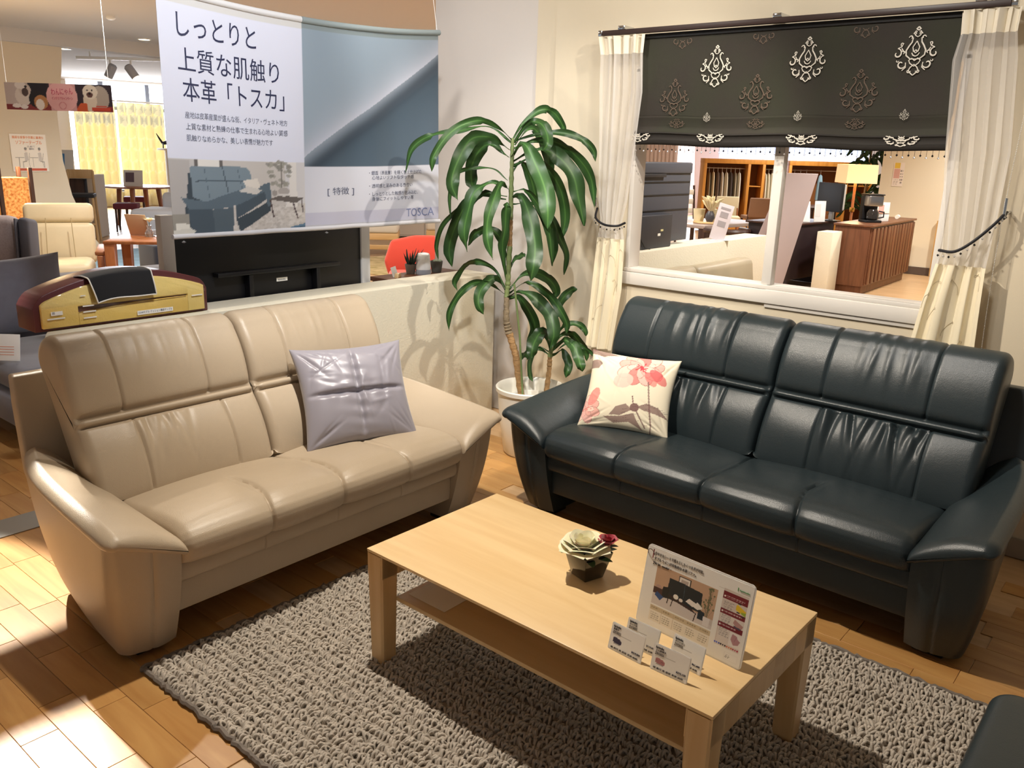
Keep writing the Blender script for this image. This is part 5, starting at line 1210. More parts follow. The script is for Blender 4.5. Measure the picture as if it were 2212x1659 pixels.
MB().lathe([(.03, 0), (.042, .03), (.02, .08), (.026, .11), (.022, .11), (.016, .08), (.001, .01)], 16).build('glass', mat('clear_glass', 'f4f6f8', .03, trans=.9), fv); MB().tube([(0, 0, .02), (.01, 0, .15)], .003, 6).build('stem', M_leafd, fv)
rose('flower', (.01, 0, .15), .045, .035, M_cream, 4, fv, [(.6, .9, .9, .1, 4), (1.0, .7, .7, .35, 5)])
t = thing('navy_pouf', 'dark navy pouf beside the honey wood table, partly behind the white post', 'pouf', (4.62, 8.72, 0)); cushion_block(.24, .24, .08, .54, .10, .02).build('cushion', mat('deep_navy', '16263f', .8, sheen=.4), t)
for x in (-.15, .15):
    for y in (-.15, .15): part('foot', M_black, t, x-.02, x+.02, y-.02, y+.02, 0, .085, bevel=.003)
rg = B(3.6, 7.6, 9.2, 12.6, -.003, .012).build('blue_floor_slab', mat('pale_blue_slab', '9fc4e0', .9, var=.2, vscale=4), bevel=.004); tag(rg, 'thin pale blue slab on the floor beyond the cream armchair', 'rug')  # thin pale blue slab with uneven tone, lying on the floor
# paper lantern lamp
t = thing('floor_lantern', 'paper lantern lamp with dark wooden uprights before the partition wall', 'lamp', (3.40, 9.45, 0))
N = NT('lantern_paper'); tc = N.n('ShaderNodeTexCoord'); nz = N.n('ShaderNodeTexNoise'); nz.inputs['Scale'].default_value = 40; nz.inputs['Detail'].default_value = 6; N.l(tc.outputs['Object'], nz.inputs[0])
rp = N.n('ShaderNodeValToRGB'); rp.color_ramp.elements[0].color = col('b0601f'); rp.color_ramp.elements[1].color = col('e8a860'); rp.color_ramp.elements[0].position = .35; rp.color_ramp.elements[1].position = .65; N.l(nz.outputs['Fac'], rp.inputs[0])
N.l(rp.outputs[0], N.b.inputs['Base Color']); N.l(rp.outputs[0], N.b.inputs['Emission Color']); N.b.inputs['Emission Strength'].default_value = .55
B(-.125, .125, -.125, .125, .55, 1.20).build('paper_shade', N.m, t, smooth=False); part('foot', M_dkwood, t, -.15, .15, -.15, .15, 0, .03, bevel=.004)
for sx in (-1, 1):
    for sy in (-1, 1): part('upright', M_dkwood, t, sx*.145-.018, sx*.145+.018, sy*.145-.018, sy*.145+.018, .031, 1.30, bevel=.004)
part('stand', M_dkwood, t, -.125, .125, -.125, .125, .031, .5495, bevel=.004)
lamp('lantern_light', 'POINT', (3.40, 9.45, 1.42), 55, (1, .7, .38), shadow_soft_size=.06)
# posters and the hanging dog banner
cv = Canvas(110, 76, 'f3ece2', 1.43); OR, GY = 'e07a3a', '8d8a86'
cv.rect(.06, .02, .94, .09, 'c8604a'); 
for cx, fl_ in ((.40, 1), (.78, -1)):
    cv.ell(cx, .58, .035, .06, 'e8d8cc'); cv.ell(cx, .61, .036, .04, GY); cv.poly([(cx-.05, .50), (cx+.04, .52), (cx+.06, .30), (cx-.04, .28)], 'cfc9c4'); cv.line([(cx, .28), (cx-.10*fl_, .26), (cx-.10*fl_, .12)], .03, GY, .8); cv.line([(cx-.30 if fl_ > 0 else cx-.28, .38), (cx-.06, .38)], .015, GY); cv.line([(cx-.2, .38), (cx-.2, .12)], .015, GY); cv.line([(cx+.10, .50), (cx+.06, .26), (cx+.08, .12)], .014, GY)
pst = thing('wall_poster', 'white poster with orange title and drawing of two people at tables, on the partition wall', 'poster', (4.425, 12.13, 1.16))
printed_sheet('print', cv, lambda u, v: (.44*u, 0, .47*v), M_print, pst, .004)
MO = mat('orange_ink', 'e8803a', .6)
text('簡易な食事や作業に最適な', pst, MO, (.03, -.002, .415), (PI/2, 0, 0), .036, .38); text('ソファーテーブル', pst, MO, (.06, -.002, .345), (PI/2, 0, 0), .055, .32); text('少し高くて', pst, M_inkgrey, (.20, -.002, .305), (PI/2, 0, 0), .026, .09); text('便利!!', pst, M_inkgrey, (.22, -.002, .275), (PI/2, 0, 0), .026, .06)
cv = Canvas(150, 48, '3a3038', 3.1)
cv.rect(0, 0, 1, .2, '8a3a3a'); cv.poly([(0, .2), (0, 1), (.30, 1), (.12, .2)], 'cdbfb8'); cv.rect(.22, .3, .40, 1, '2a2830')
cv.ell(.17, .52, .075, .36, 'e6dcd2'); cv.ell(.19, .74, .055, .22, 'd8cabf'); cv.ell(.19, .66, .03, .16, '5a4a46'); cv.ell(.15, .90, .05, .14, 'f0e8e0'); cv.ell(.10, .16, .04, .08, 'f2ece6'); cv.ell(.17, .12, .035, .08, 'f2ece6'); cv.ell(.20, .86, .012, .04, '2a2424')
cv.ell(.29, .40, .07, .30, '2c2a2c'); cv.ell(.33, .30, .065, .26, 'c08a5a'); cv.ell(.32, .22, .04, .2, 'efe6dc')
cv.rect(.42, 0, .66, 1, 'dba6a6'); cv.ell(.53, .52, .145, .55, 'efb9b8'); cv.ell(.53, .20, .035, .14, 'd98a8c'); cv.ell(.53, .20, .028, .11, 'efb9b8')
cv.ell(.88, .5, .09, .45, 'b8aea2'); cv.ell(.79, .42, .062, .42, 'e4d6c2'); cv.ell(.795, .72, .07, .26, 'efe4d2'); cv.ell(.79, .62, .03, .1, '6a4a44'); cv.ell(.79, .66, .012, .05, '2a2020'); cv.ell(.77, .78, .008, .03, '2a2020'); cv.ell(.815, .78, .008, .03, '2a2020'); cv.poly([(.66, .1), (.70, .32), (.76, .3), (.76, .0), (.66, 0)], 'd8643c'); cv.rect(.80, .05, .97, .16, 'd0503c'); cv.rect(.84, .18, .94, .23, 'd0503c')
db = thing('dog_banner', 'long hanging banner with photos of dogs and pink lettering, near the ceiling', 'banner', (2.93, 8.0, 1.815), math.atan2(7.27-7.97, 3.50-2.92))
printed_sheet('print', cv, lambda u, v: (.89*u, 0, .215*v), M_print, db, .003)
MP = mat('pink_ink', 'b8405a', .6); text('わんにゃん', db, MP, (.385, -.0035, .125), (PI/2, -.06, 0), .062, .18); text('インテリアキャンペーン', db, MP, (.385, -.0035, .088), (PI/2, 0, 0), .03, .175)
for x in (.02, .87): MB().tube([(x, 0, .215), (x, 0, 1.085)], .002, 5).build('cord', M_white, db)
# bar counter, high chair, round table and stools near the bright window
t = thing('bar_counter', 'dark fronted bar counter with pale top near the bright window', 'counter', (6.05, 15.0, 0), math.radians(-40))
part('front_panel', M_dkwood, t, -.55, .55, -.25, .25, .02, .96, bevel=.005); part('top', mat('pale_top', 'd9e0e8', .4), t, -.62, .62, -.30, .30, .961, 1.0, bevel=.006); part('end_post', mat('store_wall', 'cfc6ba', .9), t, .621, .72, -.32, .32, 0, 1.02, bevel=.006)
t = thing('high_chair', 'pale wooden high chair with black seat at the bar counter', 'chair', (6.02, 13.95, 0), math.radians(-30))
for x in (-.19, .19):
    MB().tube([(x*1.1, -.20, 0), (x, -.18, .70)], .020, 8).build('leg', M_oakz, t); MB().tube([(x*1.1, .22, 0), (x, .18, .70), (x*.95, .24, 1.10)], .020, 8).build('leg', M_oakz, t)
part('seat', mat('black_seat', '1c1d24', .6), t, -.21, .21, -.21, .20, .70, .76, bevel=.015); part('backrest', M_oakz, t, -.19, .19, .225, .25, .98, 1.12, bevel=.008); part('footrest', M_oakz, t, -.20, .20, -.21, -.18, .28, .31, bevel=.006)
def signcard(label, loc, rz, w_, h, c, lean=15):
    s = thing('standing_sign', label, 'sign', loc, rz); part('sheet', M_white, s, -w_/2, w_/2, -.003, .003, 0, h, bevel=.001, M=rotM('X', -lean)); part('picture', mat('sign_'+c, c, .6), s, -w_*.40, w_*.05, -.0055, -.0035, h*.25, h*.85, bevel=0, M=rotM('X', -lean)); return s
signcard('white stand with a blue picture on the bar counter', (6.15, 14.78, 1.001), math.radians(-40), .30, .42, '4a8fd0')
t = thing('round_table', 'honey wood round table before the yellow curtains', 'table', (8.0, 16.0, 0))
MB().lathe([(.60, .72), (.64, .735), (.64, .755), (.001, .755)], 40).build('tabletop', M_tanw, t); 
for k in range(4): a = PI/4+k*PI/2; MB().tube([(.42*math.cos(a), .42*math.sin(a), 0), (.36*math.cos(a), .36*math.sin(a), .72)], [.03, .05], 8).build('leg', M_tanw, t)
signcard('white stand with a dark picture on the round table', (7.85, 15.9, .7555), math.radians(-40), .34, .30, '6a5a6a')
def stool(label, loc, rz):
    t = thing('stool', label, 'stool', loc, rz, 'wine red stools'); part('seat', mat('wine_red', '6d2b3c', .7), t, -.20, .20, -.20, .20, .40, .50, bevel=.02); 
    for x in (-.16, .16):
        for y in (-.16, .16): MB().tube([(x*1.05, y*1.05, 0), (x, y, .40)], [.014, .02], 8).build('leg', M_dkwood, t)
    return t
st = stool('wine red stool with dark legs in front of the round table', (7.35, 15.2, 0), -.6); dup(st, (8.35, 16.9, 0), -.5, 'wine red stool half hidden behind the round table', 'wine red stools')
t = thing('pale_sofa', 'pale blue-grey fabric sofa under the round table side, cut by the banner', 'sofa', (6.75, 12.75, 0), math.radians(-50))
M_palef = mat('pale_fabric', 'c9cdd8', .9, sheen=.3)
part('seat', M_palef, t, -.40, .75, -.35, .40, .22, .58, bevel=.07); part('armrest', M_palef, t, -.20, .85, .41, .62, .20, .80, bevel=.07); part('base', M_palef, t, -.35, .70, -.30, .38, .10, .215, bevel=.02)
for x in (-.3, .6): part('foot', M_black, t, x-.02, x+.02, -.25, -.21, 0, .10, bevel=.003)
# patterned curtains at the far window
cv = Canvas(60, 110, 'fbf8ea', .55)
for i in range(5):
    for j in range(9):
        x, y = (i+.5*(j % 2))/5+.05, (j+.5)/9; c1 = ('f6f0d6', 'e3e5ea')[int(y > .80)]; cv.ell(x, y, .075, .06, c1); cv.ell(x, y+.055, .02, .018, 'fbf3cf'); cv.poly([(x-.08, y+.05), (x-.02, y), (x-.08, y-.05)], ('f3ecd0', 'c4c7d2')[int(y > .80)], .9); cv.poly([(x+.08, y+.05), (x+.02, y), (x+.08, y-.05)], ('f3ecd0', 'c4c7d2')[int(y > .80)], .9)
Mc = print_mat('yellow_curtain', .8, 0, .55)
for lb_, x0, x1 in (('yellow leaf-patterned curtain at the left part of the far window', 9.05, 10.02), ('yellow leaf-patterned curtain at the right part of the far window', 10.06, 11.25)):
    t = thing('patterned_curtain', lb_, 'curtain', (0, 20.85, 0), 0, 'yellow patterned curtains')
    printed_sheet('cloth', cv, lambda u, v: (x0+(x1-x0)*u, .05*math.sin(u*34)+.02*math.sin(u*13), .02+2.43*v), Mc, t, .004, 'f0e2a8'); B(x0, x1, -.03, .03, 2.46, 2.50).build('rail', M_white, t, bevel=.004)
# shelf with a dark ornament right of the curtains
t = thing('narrow_shelf', 'narrow white shelf unit with a dark ornament at the edge of the banner', 'shelf', (9.55, 17.6, 0)); part('post', M_trim, t, -.1, .25, -.03, .03, 0, 1.40, bevel=.004); part('board', M_trim, t, -.2, .3, -.15, .15, 1.401, 1.44, bevel=.004)
t = thing('deer_ornament', 'small dark ornament on the narrow white shelf unit', 'ornament', (9.5, 17.6, 1.4405)); 
MB().tube([(-.10, 0, .10), (0, 0, .12), (.10, 0, .10)], [.03, .045, .03], 10).build('body', M_black, t)
for x in (-.08, .08): MB().tube([(x, 0, .10), (x*1.1, 0, 0)], .012, 6).build('leg', M_black, t)
MB().tube([(-.10, 0, .11), (-.16, 0, .20), (-.22, 0, .30)], [.025, .02, .006], 8).build('neck', M_black, t)
# ceiling downlights and track spots
def down(label, x, y, r=.075):
    t = thing('downlight', label, 'ceiling light', (x, y, 2.9), 0, 'downlights'); MB().lathe([(r, 0), (r, -.012), (r*.78, -.012), (r*.78, -.002), (r*.78, 0)], 28, cap=False).build('trim_ring', M_white, t); MB().lathe([(r*.77, -.001), (r*.77, -.006), (.001, -.006)], 28).build('lens', emitm('warm_lens', 'ffd9a8', 14), t); return t
down('recessed downlight nearer the hanging dog banner', 6.0, 13.95, .12); down('recessed downlight nearer the large white banner', 6.03, 11.55, .09)
sd = thing('smoke_detector', 'small white smoke detector on the ceiling', 'detector', (4.78, 9.85, 2.9)); MB().lathe([(.05, 0), (.05, -.02), (.03, -.035), (.001, -.035)], 20).build('body', M_white, sd)
tk = thing('light_track', 'white ceiling track holding three spotlights', 'track', (6.42, 12.5, 2.70), math.radians(-50)); part('rail', M_white, tk, -.9, .9, -.02, .02, .0, .04, bevel=.004); 
for x in (-.7, .7): part('hanger', M_white, tk, x-.01, x+.01, -.01, .01, .0405, .2, bevel=.002)
def tspot(label, loc, rz, tilt):
    t = thing('track_spot', label, 'spotlight', loc, rz, 'track spots'); part('arm', M_white, t, -.012, .012, -.012, .012, -.12, -.0005, bevel=.002)
    A = Matrix.Translation((0, 0, -.15)) @ Matrix.Rotation(tilt, 4, 'Y'); b = MB().lathe([(.055, -.10), (.06, -.09), (.06, .08), (.04, .10)], 16); b.v = [tuple(A @ Vector(v)) for v in b.v]; b.build('head', mat('spot_grey', 'a9a8ae', .5), t)
    q = MB().lathe([(.05, -.102), (.05, -.104)], 16); q.v = [tuple(A @ Vector(v)) for v in q.v]; q.build('lens', emitm('spot_lens', 'ffe6c4', 6), t); return t
for lb_, o_, tl in (('first track spot from the window end', -.42, .5), ('middle spot on the ceiling track', -.12, -.6), ('lit track spot beside the large white banner', .42, .6)):
    tspot(lb_, (6.42+o_*math.cos(math.radians(-50)), 12.5+o_*math.sin(math.radians(-50)), 2.70), math.radians(-50), tl)
# between the black panel and the column: red chair, daybeds, white cabinets
t = thing('red_chair', 'red upholstered chair seen from behind next to the wall column', 'chair', (5.57, 5.68, 0), math.radians(140))
M_redf = mat('red_fabric', 'd2452f', .8, sheen=.3); Mtx = rotM('X', 12)
MB().prism([(-.36, .46), (.36, .46), (.40, .60), (.33, .80), (.10, .85), (-.10, .85), (-.33, .80), (-.40, .60)], -.34, -.26, Mtx @ Matrix(((1,0,0,0),(0,0,1,0),(0,1,0,0),(0,0,0,1)))).build('backrest', M_redf, t, bevel=.03, seg=3)
part('seat', M_redf, t, -.36, .36, -.30, .36, .36, .46, bevel=.04)
for x in (-.28, .28):
    for y in (-.22, .28): MB().tube([(x*1.05, y*1.05, 0), (x, y, .36)], [.014, .02], 8).build('leg', M_tanw, t)
def daybed(label, loc, rz, L):
    t = thing('daybed', label, 'daybed', loc, rz, 'pale daybeds'); part('mattress', mat('ivory_fabric', 'ded6c8', .9), t, -L, L, -.35, .35, .34, .48, bevel=.04); part('frame', M_oakx, t, -L, L, -.33, .33, .24, .3395, bevel=.01); part('rail', M_oakx, t, -L, L, -.36, -.331, .10, .17, bevel=.006)
    for x in (-L+.05, L-.05): part('leg', M_oakz, t, x-.03, x+.03, -.36, .30, 0, .2395, bevel=.006)
    return t
daybed('ivory daybed with pale wooden frame behind the red chair', (8.55, 10.25, 0), math.radians(-45), .62); daybed('ivory daybed with pale wooden frame cut by the column', (10.05, 9.65, 0), math.radians(-45), .45)
t = thing('white_cabinet', 'row of white cabinets behind the daybeds', 'cabinet', (11.0, 11.3, 0), math.radians(-45)); part('body', M_trim, t, -1.1, 1.1, 0, .4, .02, .95, bevel=.004)
for k in range(4):
    d_ = part('door', M_trim, t, -1.08+k*.54, -.56+k*.54, -.02, -.0005, .05, .93, bevel=.004); part('handle', M_black, d_, -1.08+k*.54+.46, -1.08+k*.54+.475, -.035, -.0205, .3, .7, bevel=.002)
rg = B(7.2, 8.9, 8.1, 9.7, -.003, .012).build('straw_rug', mat('straw_rug', 'c9b184', .95, var=.3, vscale=8, color2='a3905f'), bevel=.004); tag(rg, 'straw coloured rug before the daybeds', 'rug')

# unseen board added over the aisle to shade a band of the floor
hs_ = thing('shade_board', 'unseen board added over the aisle to shade the floor left of the beige sofa', 'sign', (0.95, 4.2, 1.605)); part('board', M_white, hs_, -.30, .36, -.004, .004, 0, .20, bevel=.001)
for x in (-.25, .3): MB().tube([(x, 0, .2005), (x, 0, 1.295)], .002, 5).build('cord', M_white, hs_)
# ---------------------------------------------------------------- departments seen through the window
M_tvb = mat('tv_back_grey', '454851', .5)
t = thing('television', 'large television seen from behind, on the low wall beyond the window', 'television', (5.87, 3.52, .886))
part('back_shell', M_tvb, t, -.56, .60, -.03, .03, .03, .66, bevel=.006); part('top_bevel', M_tvb, t, -.55, .59, -.045, -.0305, .575, .655, bevel=.006); part('lower_shell', mat('tv_box', '2f3138', .5), t, -.40, .24, -.09, -.0305, .0, .26, bevel=.008)
for z in (.28, .40, .50): part('rib', M_black, t, -.55, .58, -.035, -.0302, z, z+.012, bevel=.002)
part('grip', mat('tv_grip', '24252a', .5), t, -.30, .16, -.052, -.0455, .545, .572, bevel=.004); part('rating_label', M_lab, t, .02, .06, -.0925, -.0905, .095, .115, bevel=0); part('rating_label', mat('label_yellow', 'd8cf9a', .5), t, .06, .10, -.0925, -.0905, .13, .145, bevel=0)
MB().tube([(.26, -.035, .24), (.275, -.05, .16), (.25, -.05, .05)], .006, 6).build('cable', mat('red_cable', 'c05a3a', .5), t); MB().tube([(-.25, -.092, .1), (-.18, -.10, .02), (-.10, -.10, .0)], .004, 6).build('cable', M_black, t)
t = thing('greige_sofa', 'greige leather sofa against the low wall beyond the window', 'sofa', (6.45, 2.92, 0))
M_grg = mat('greige_leather', 'b3a78e', .45, var=.1)
for k, (a, b_) in enumerate(((-1.25, -.33), (-.32, .70))): part('back_cushion', M_grg, t, a, b_, .14, .34, .40, .76-.01*k, bevel=.06, M=rotM('X', -8, (0, .0, .03))); part('seat', M_grg, t, a, b_, -.45, .13, .25, .44, bevel=.05)
part('base', M_grg, t, -1.26, .72, -.42, .36, .08, .245, bevel=.02)
for x in (-1.15, .60):
    for y in (-.35, .30): part('foot', M_black, t, x-.02, x+.02, y-.02, y+.02, 0, .08, bevel=.002)
s_ = thing('acrylic_sign', 'narrow leaning white acrylic sign on the low wall beyond the window', 'sign', (6.93, 3.44, .886), math.radians(-35))
part('sheet', mat('lavender_sheet', 'ddd3d8', .4), s_, -.075, .075, -.003, .003, .004, .32, bevel=.001, M=rotM('Y', 14)); part('foot', M_white, s_, -.09, .11, -.06, .06, 0, .0035, bevel=0)
for z in (.12, .20): part('picture', mat('grey_print', 'a7a0a4', .6), s_, -.04, .04, -.0045, -.0032, z, z+.05, bevel=0, M=rotM('Y', 14))
part('headline', mat('grey_print', 'a7a0a4', .6), s_, -.05, .05, -.0045, -.0032, .27, .29, bevel=0, M=rotM('Y', 14))
# leaning A-board (mauve back)
t = thing('sandwich_board', 'tall mauve A-shaped board leaning beyond the window post', 'sign', (8.40, 3.61, 0), math.radians(-50))
M_mauve = mat('mauve_board', 'b7a7a6', .6)
def lean_panel(dx, sgn): return MB().hexa([(-.26+dx, -.30*sgn, .02), (.05+dx, -.30*sgn, .02), (.05+dx, -.27*sgn, .02), (-.26+dx, -.27*sgn, .02)], [(.12+dx, -.02*sgn, 1.46), (.45+dx, -.02*sgn, 1.46), (.45+dx, .005*sgn, 1.46), (.12+dx, .005*sgn, 1.46)])
lean_panel(0, -1).build('panel', M_mauve, t, bevel=.004); lean_panel(0, 1).build('panel', M_mauve, t, bevel=.004)
part('clasp', M_black, t, -.16, -.14, .05, .08, .66, .78, bevel=.003); part('foot', M_black, t, -.5, -.2, -.34, .34, 0, .0195, bevel=.003)
# dark cabinet with shop things
t = thing('dark_cabinet', 'black-brown cabinet with open foot behind the white partition end', 'cabinet', (10.75, 4.30, 0), math.radians(-6))
part('body', mat('black_brown', '281d20', .4), t, -.55, .55, -.30, .30, .14, .81, bevel=.004); part('top', M_dkwood, t, -.58, .58, -.33, .33, .8105, .835, bevel=.004)
for x in (-.53, .53): part('side_foot', mat('black_brown', '281d20', .4), t, x-.02, x+.02, -.30, .30, 0, .1395, bevel=.003)
signcard('white stand with small pictures on the dark cabinet', (10.62, 4.11, .8355), math.radians(-50), .18, .26, '9a9490'); signcard('plain white leaflet standing next to the computer screen', (10.83, 3.98, .8355), math.radians(-35), .16, .26, 'd9d6d4', 4)
t = thing('small_ornament', 'small pale ornament on the left end of the dark cabinet', 'ornament', (10.5, 4.25, .8355)); MB().lathe([(.04, 0), (.05, .03), (.03, .06), (.012, .085), (.001, .09)], 14).build('body', mat('pale_clay', 'c9bfae', .7), t)
t = thing('computer_screen', 'silver and black computer screen turned sideways beyond the dark cabinet', 'monitor', (11.15, 3.99, .836), math.radians(-125))
part('screen', M_black, t, -.25, .25, -.02, .02, .12, .48, bevel=.006); part('shell', mat('silver_shell', 'b8b4ac', .4), t, -.22, .22, .0205, .075, .14, .47, bevel=.02); part('neck', mat('silver_shell', 'b8b4ac', .4), t, -.04, .04, .03, .06, .012, .1395, bevel=.005); part('foot', M_black, t, -.12, .12, -.06, .12, 0, .0115, bevel=.003)
# slatted walnut sideboard
t = thing('slatted_sideboard', 'walnut sideboard with vertical slatted doors beyond the window', 'sideboard', (11.68, 3.52, 0), math.radians(1.5))
part('body', M_brown, t, -1.0, 1.0, -.20, .22, .10, .825, bevel=.003); part('top', M_brown, t, -1.02, 1.02, -.235, .24, .8255, .85, bevel=.004); part('plinth', M_brown, t, -.96, .96, -.17, .18, 0, .0995, bevel=.002)
for dk, (x0, x1) in enumerate(((-.98, -.34), (-.32, .32), (.34, .98))):
    d_ = part('door', M_brown, t, x0, x1, -.214, -.2005, .12, .81, bevel=.001)
    n = 5 if dk else 4
    for k in range(n): xx = x0+(k+.5)*(x1-x0)/n; part('slat', M_brown, d_, xx-.045, xx+.045, -.232, -.2145, .125, .805, bevel=.003)
t = thing('coffee_maker', 'black and steel coffee maker on the near end of the walnut sideboard', 'coffee maker', (11.25, 3.49, .8505), math.radians(-45))
part('base', M_black, t, -.10, .10, -.11, .11, 0, .03, bevel=.006); part('tank', M_black, t, -.10, .10, .03, .11, .0305, .33, bevel=.01); part('brew_head', M_steel, t, -.095, .095, -.11, .029, .20, .335, bevel=.015); part('lid', M_black, t, -.10, .10, -.115, .11, .3355, .35, bevel=.005)
cf = MB().lathe([(.055, .031), (.075, .05), (.075, .12), (.05, .165), (.046, .165), (.068, .118), (.068, .055), (.001, .04)], 20, (0, -.045, 0)).build('carafe', mat('smoked_glass', '4a4644', .08, trans=.6), t); MB().tube([(.07, -.06, .14), (.13, -.08, .13), (.13, -.08, .07), (.075, -.06, .055)], .010, 8).build('handle', M_black, cf)
t = thing('white_box', 'small white box on the walnut sideboard beside the coffee maker', 'box', (11.62, 3.47, .8505), -.3); part('body', M_white, t, -.08, .08, -.06, .06, 0, .09, bevel=.003); part('lid', mat('brown_lid', '6a5040', .6), t, -.081, .081, -.061, .061, .0905, .097, bevel=.002)
s_ = signcard('pink and white leaflet standing on the far part of the walnut sideboard', (12.05, 3.58, .8505), math.radians(-60), .16, .22, 'e0a3a0', 6)
t = thing('paper_roll', 'small white paper roll on the far end of the walnut sideboard', 'roll', (12.25, 3.44, .8505)); b = MB().tube([(-.04, .0, .03), (.05, .01, .03)], .028, 14); b.build('paper', M_white, t)
# table lamp
t = thing('table_lamp', 'table lamp with lit square shade and wood and brass base', 'lamp', (11.82, 3.92, .55), math.radians(-50))
N = NT('lamp_fabric'); N.b.inputs['Base Color'].default_value = col('f0d6a0'); N.b.inputs['Emission Color'].default_value = col('ffcf98'); N.b.inputs['Emission Strength'].default_value = .55
MB().loft([[(sx*h, sy*h, z) for sx, sy in ((-1, -1), (1, -1), (1, 1), (-1, 1))] for h, z in ((.205, .76), (.198, 1.0))], cap=False).build('lamp_shade', N.m, t, bevel=0, smooth=False)
MB().tube([(0, 0, .06), (0, 0, .76)], .018, 10).build('stem', M_tanw, t); MB().lathe([(.08, 0), (.08, .02), (.03, .05), (.001, .06)], 20).build('base', mat('brass', 'd0a04a', .25, metal=1), t); MB().lathe([(.03, 0), (.034, .03), (.03, .06)], 16, (0, 0, .38)).build('collar', mat('brass', 'd0a04a', .25, metal=1), t)
side = table('lamp_table', 'low dark side table holding the table lamp', (11.82, 3.98, 0), 0, .18, .16, .549, .03, M_dkwood, .02)
lamp('table_lamp_light', 'POINT', (11.82, 3.92, 1.42), 20, (1, .8, .5), shadow_soft_size=.05)
# wall notices
cv = Canvas(30, 44, 'efe3d6', .55)
cv.rect(.1, .75, .6, .97, 'e8c34a'); cv.rect(.1, .35, .62, .72, 'd9a99c'); cv.lines_of_text(.68, .1, .95, .7, 5, '5a504c'); cv.lines_of_text(.12, .08, .6, .3, 4, '9a8a80')
po = thing('notice_poster', 'small yellow and pink notice on the cream far wall', 'poster', (13.395, 3.92, 1.25), math.radians(-90)); printed_sheet('print', cv, lambda u, v: (.15*u, 0, .34*v), M_print, po, .003)
# second dracaena against the bright blind
pt2 = thing('tall_houseplant', 'tall dark-leaved houseplant before the bright blind, beside the table lamp', 'plant', (14.3, 4.55, 0))
MB().lathe([(.13, 0), (.18, .30), (.19, .32), (.17, .32), (.16, .28), (.001, .27)], 24).build('pot', M_pot, pt2); MB().tube([(0, 0, .27), (.02, .03, 1.0), (0, 0, 2.3)], [.03, .022, .014], 8).build('trunk', M_bark, pt2)
rs = random.Random(8)
for k in range(46):
    z = (.75+.9*rs.random()) if k < 22 else (1.5+.7*rs.random()); a = rs.uniform(0, 6.28); L = rs.uniform(.35, .6); dz = rs.uniform(.05, .2)
    ca, sa = math.cos(a), math.sin(a); pts = []
    for q in np.linspace(0, 1, 5): pts += [ca*L*q, sa*L*q, z+dz*math.sin(q*2.2)*2-.25*q*q]
    blade_leaf(pts, .085, k+100, pt2, (0, 0, 0))
# dining table, pots and flowers, chairs
table('dining_table', 'dark dining table with pale top beyond the television', (11.0, 5.55, 0), math.radians(-8), .75, .42, .72, .045, mat('greige_top', 'a99a94', .4), .05, .06, None, M_dkwood)
def cream_pot(label, x, y):
    t = thing('cream_pot', label, 'pot', (x, y, .7505), 0, 'cream pots on the dining table'); MB().lathe([(.065, 0), (.082, .16), (.072, .16), (.06, .015), (.001, .01)], 18).build('pot', mat('cream_ceramic', 'e8dcb4', .5), t); return t
try_ = thing('serving_tray', 'round wooden tray under the pots on the dining table', 'tray', (10.62, 5.42, .7205)); MB().lathe([(.19, 0), (.20, .012), (.185, .029), (.001, .029)], 28).build('tray', M_oakz, try_)
cream_pot('cream pot on the tray nearer the television', 10.56, 5.53); cream_pot('cream pot on the tray nearer the acrylic sign', 10.70, 5.37)
t = thing('flower_arrangement', 'cream dried flowers in a small dark vase on the dining table', 'vase', (10.53, 5.35, .7505)); MB().lathe([(.04, 0), (.065, .05), (.058, .10), (.035, .14), (.03, .14), (.001, .12)], 18).build('vase', mat('slate_vase', '4c4c52', .4), t)
for k in range(26):
    a = k*2.4; r_ = .03+.10*((k % 6)/6); z = .24+.10*rs.random()-.3*r_; MB().tube([(.012*math.cos(a), .012*math.sin(a), .14), (r_*math.cos(a), r_*math.sin(a), z), (r_*1.5*math.cos(a), r_*1.5*math.sin(a), z+.03)], [.008, .024, .002], 6).build('petal', mat('dried_flower', 'e6d9b0', .8), t)
def chair(name, label, loc, rz, m, lm, low=False, group=None):
    t = thing(name, label, 'chair', loc, rz, group); part('seat', m, t, -.23, .23, -.23, .22, .41, .48, bevel=.02)
    part('backrest', m, t, -.22, .22, .205, .255, .50 if not low else .52, .88 if not low else .74, bevel=.02, M=rotM('X', -8))
    for x in (-.20, .20):
        MB().tube([(x, -.21, 0), (x, -.20, .41)], [.014, .019], 8).build('leg', lm, t); MB().tube([(x*1.05, .26, 0), (x, .20, .41), (x*.98, .275, .62)], [.014, .019, .016], 8).build('leg', lm, t)
    return t
chair('dining_chair', 'brown upholstered chair with its back to us beyond the window post', (16.3, 7.3, 0), math.radians(130), mat('brown_fabric', '8c6a52', .8), M_dkwood)
chair('cream_chair', 'cream upholstered chair with a black strap near the garment rack', (15.6, 7.55, 0), math.radians(-60), mat('cream_cover', 'dccfae', .8), M_tanw)
t = thing('round_back_chair', 'dark wooden chair with curved low back at the dining table, beside the acrylic sign', 'chair', (10.05, 4.86, 0), math.radians(150))
MB().tube([(.27*math.cos(a), .27*math.sin(a), .70) for a in np.linspace(-.3, PI+.3, 24)], .035, 8).build('backrest', M_dkwood, t); part('seat', M_dkwood, t, -.24, .24, -.24, .22, .41, .46, bevel=.02)
for a in (.2, PI-.2, PI+.6, -.6): MB().tube([(.25*math.cos(a), .25*math.sin(a), 0), (.26*math.cos(a), .26*math.sin(a), .70 if a in (.2, PI-.2) else .42)], .022, 8).build('leg', M_dkwood, t)
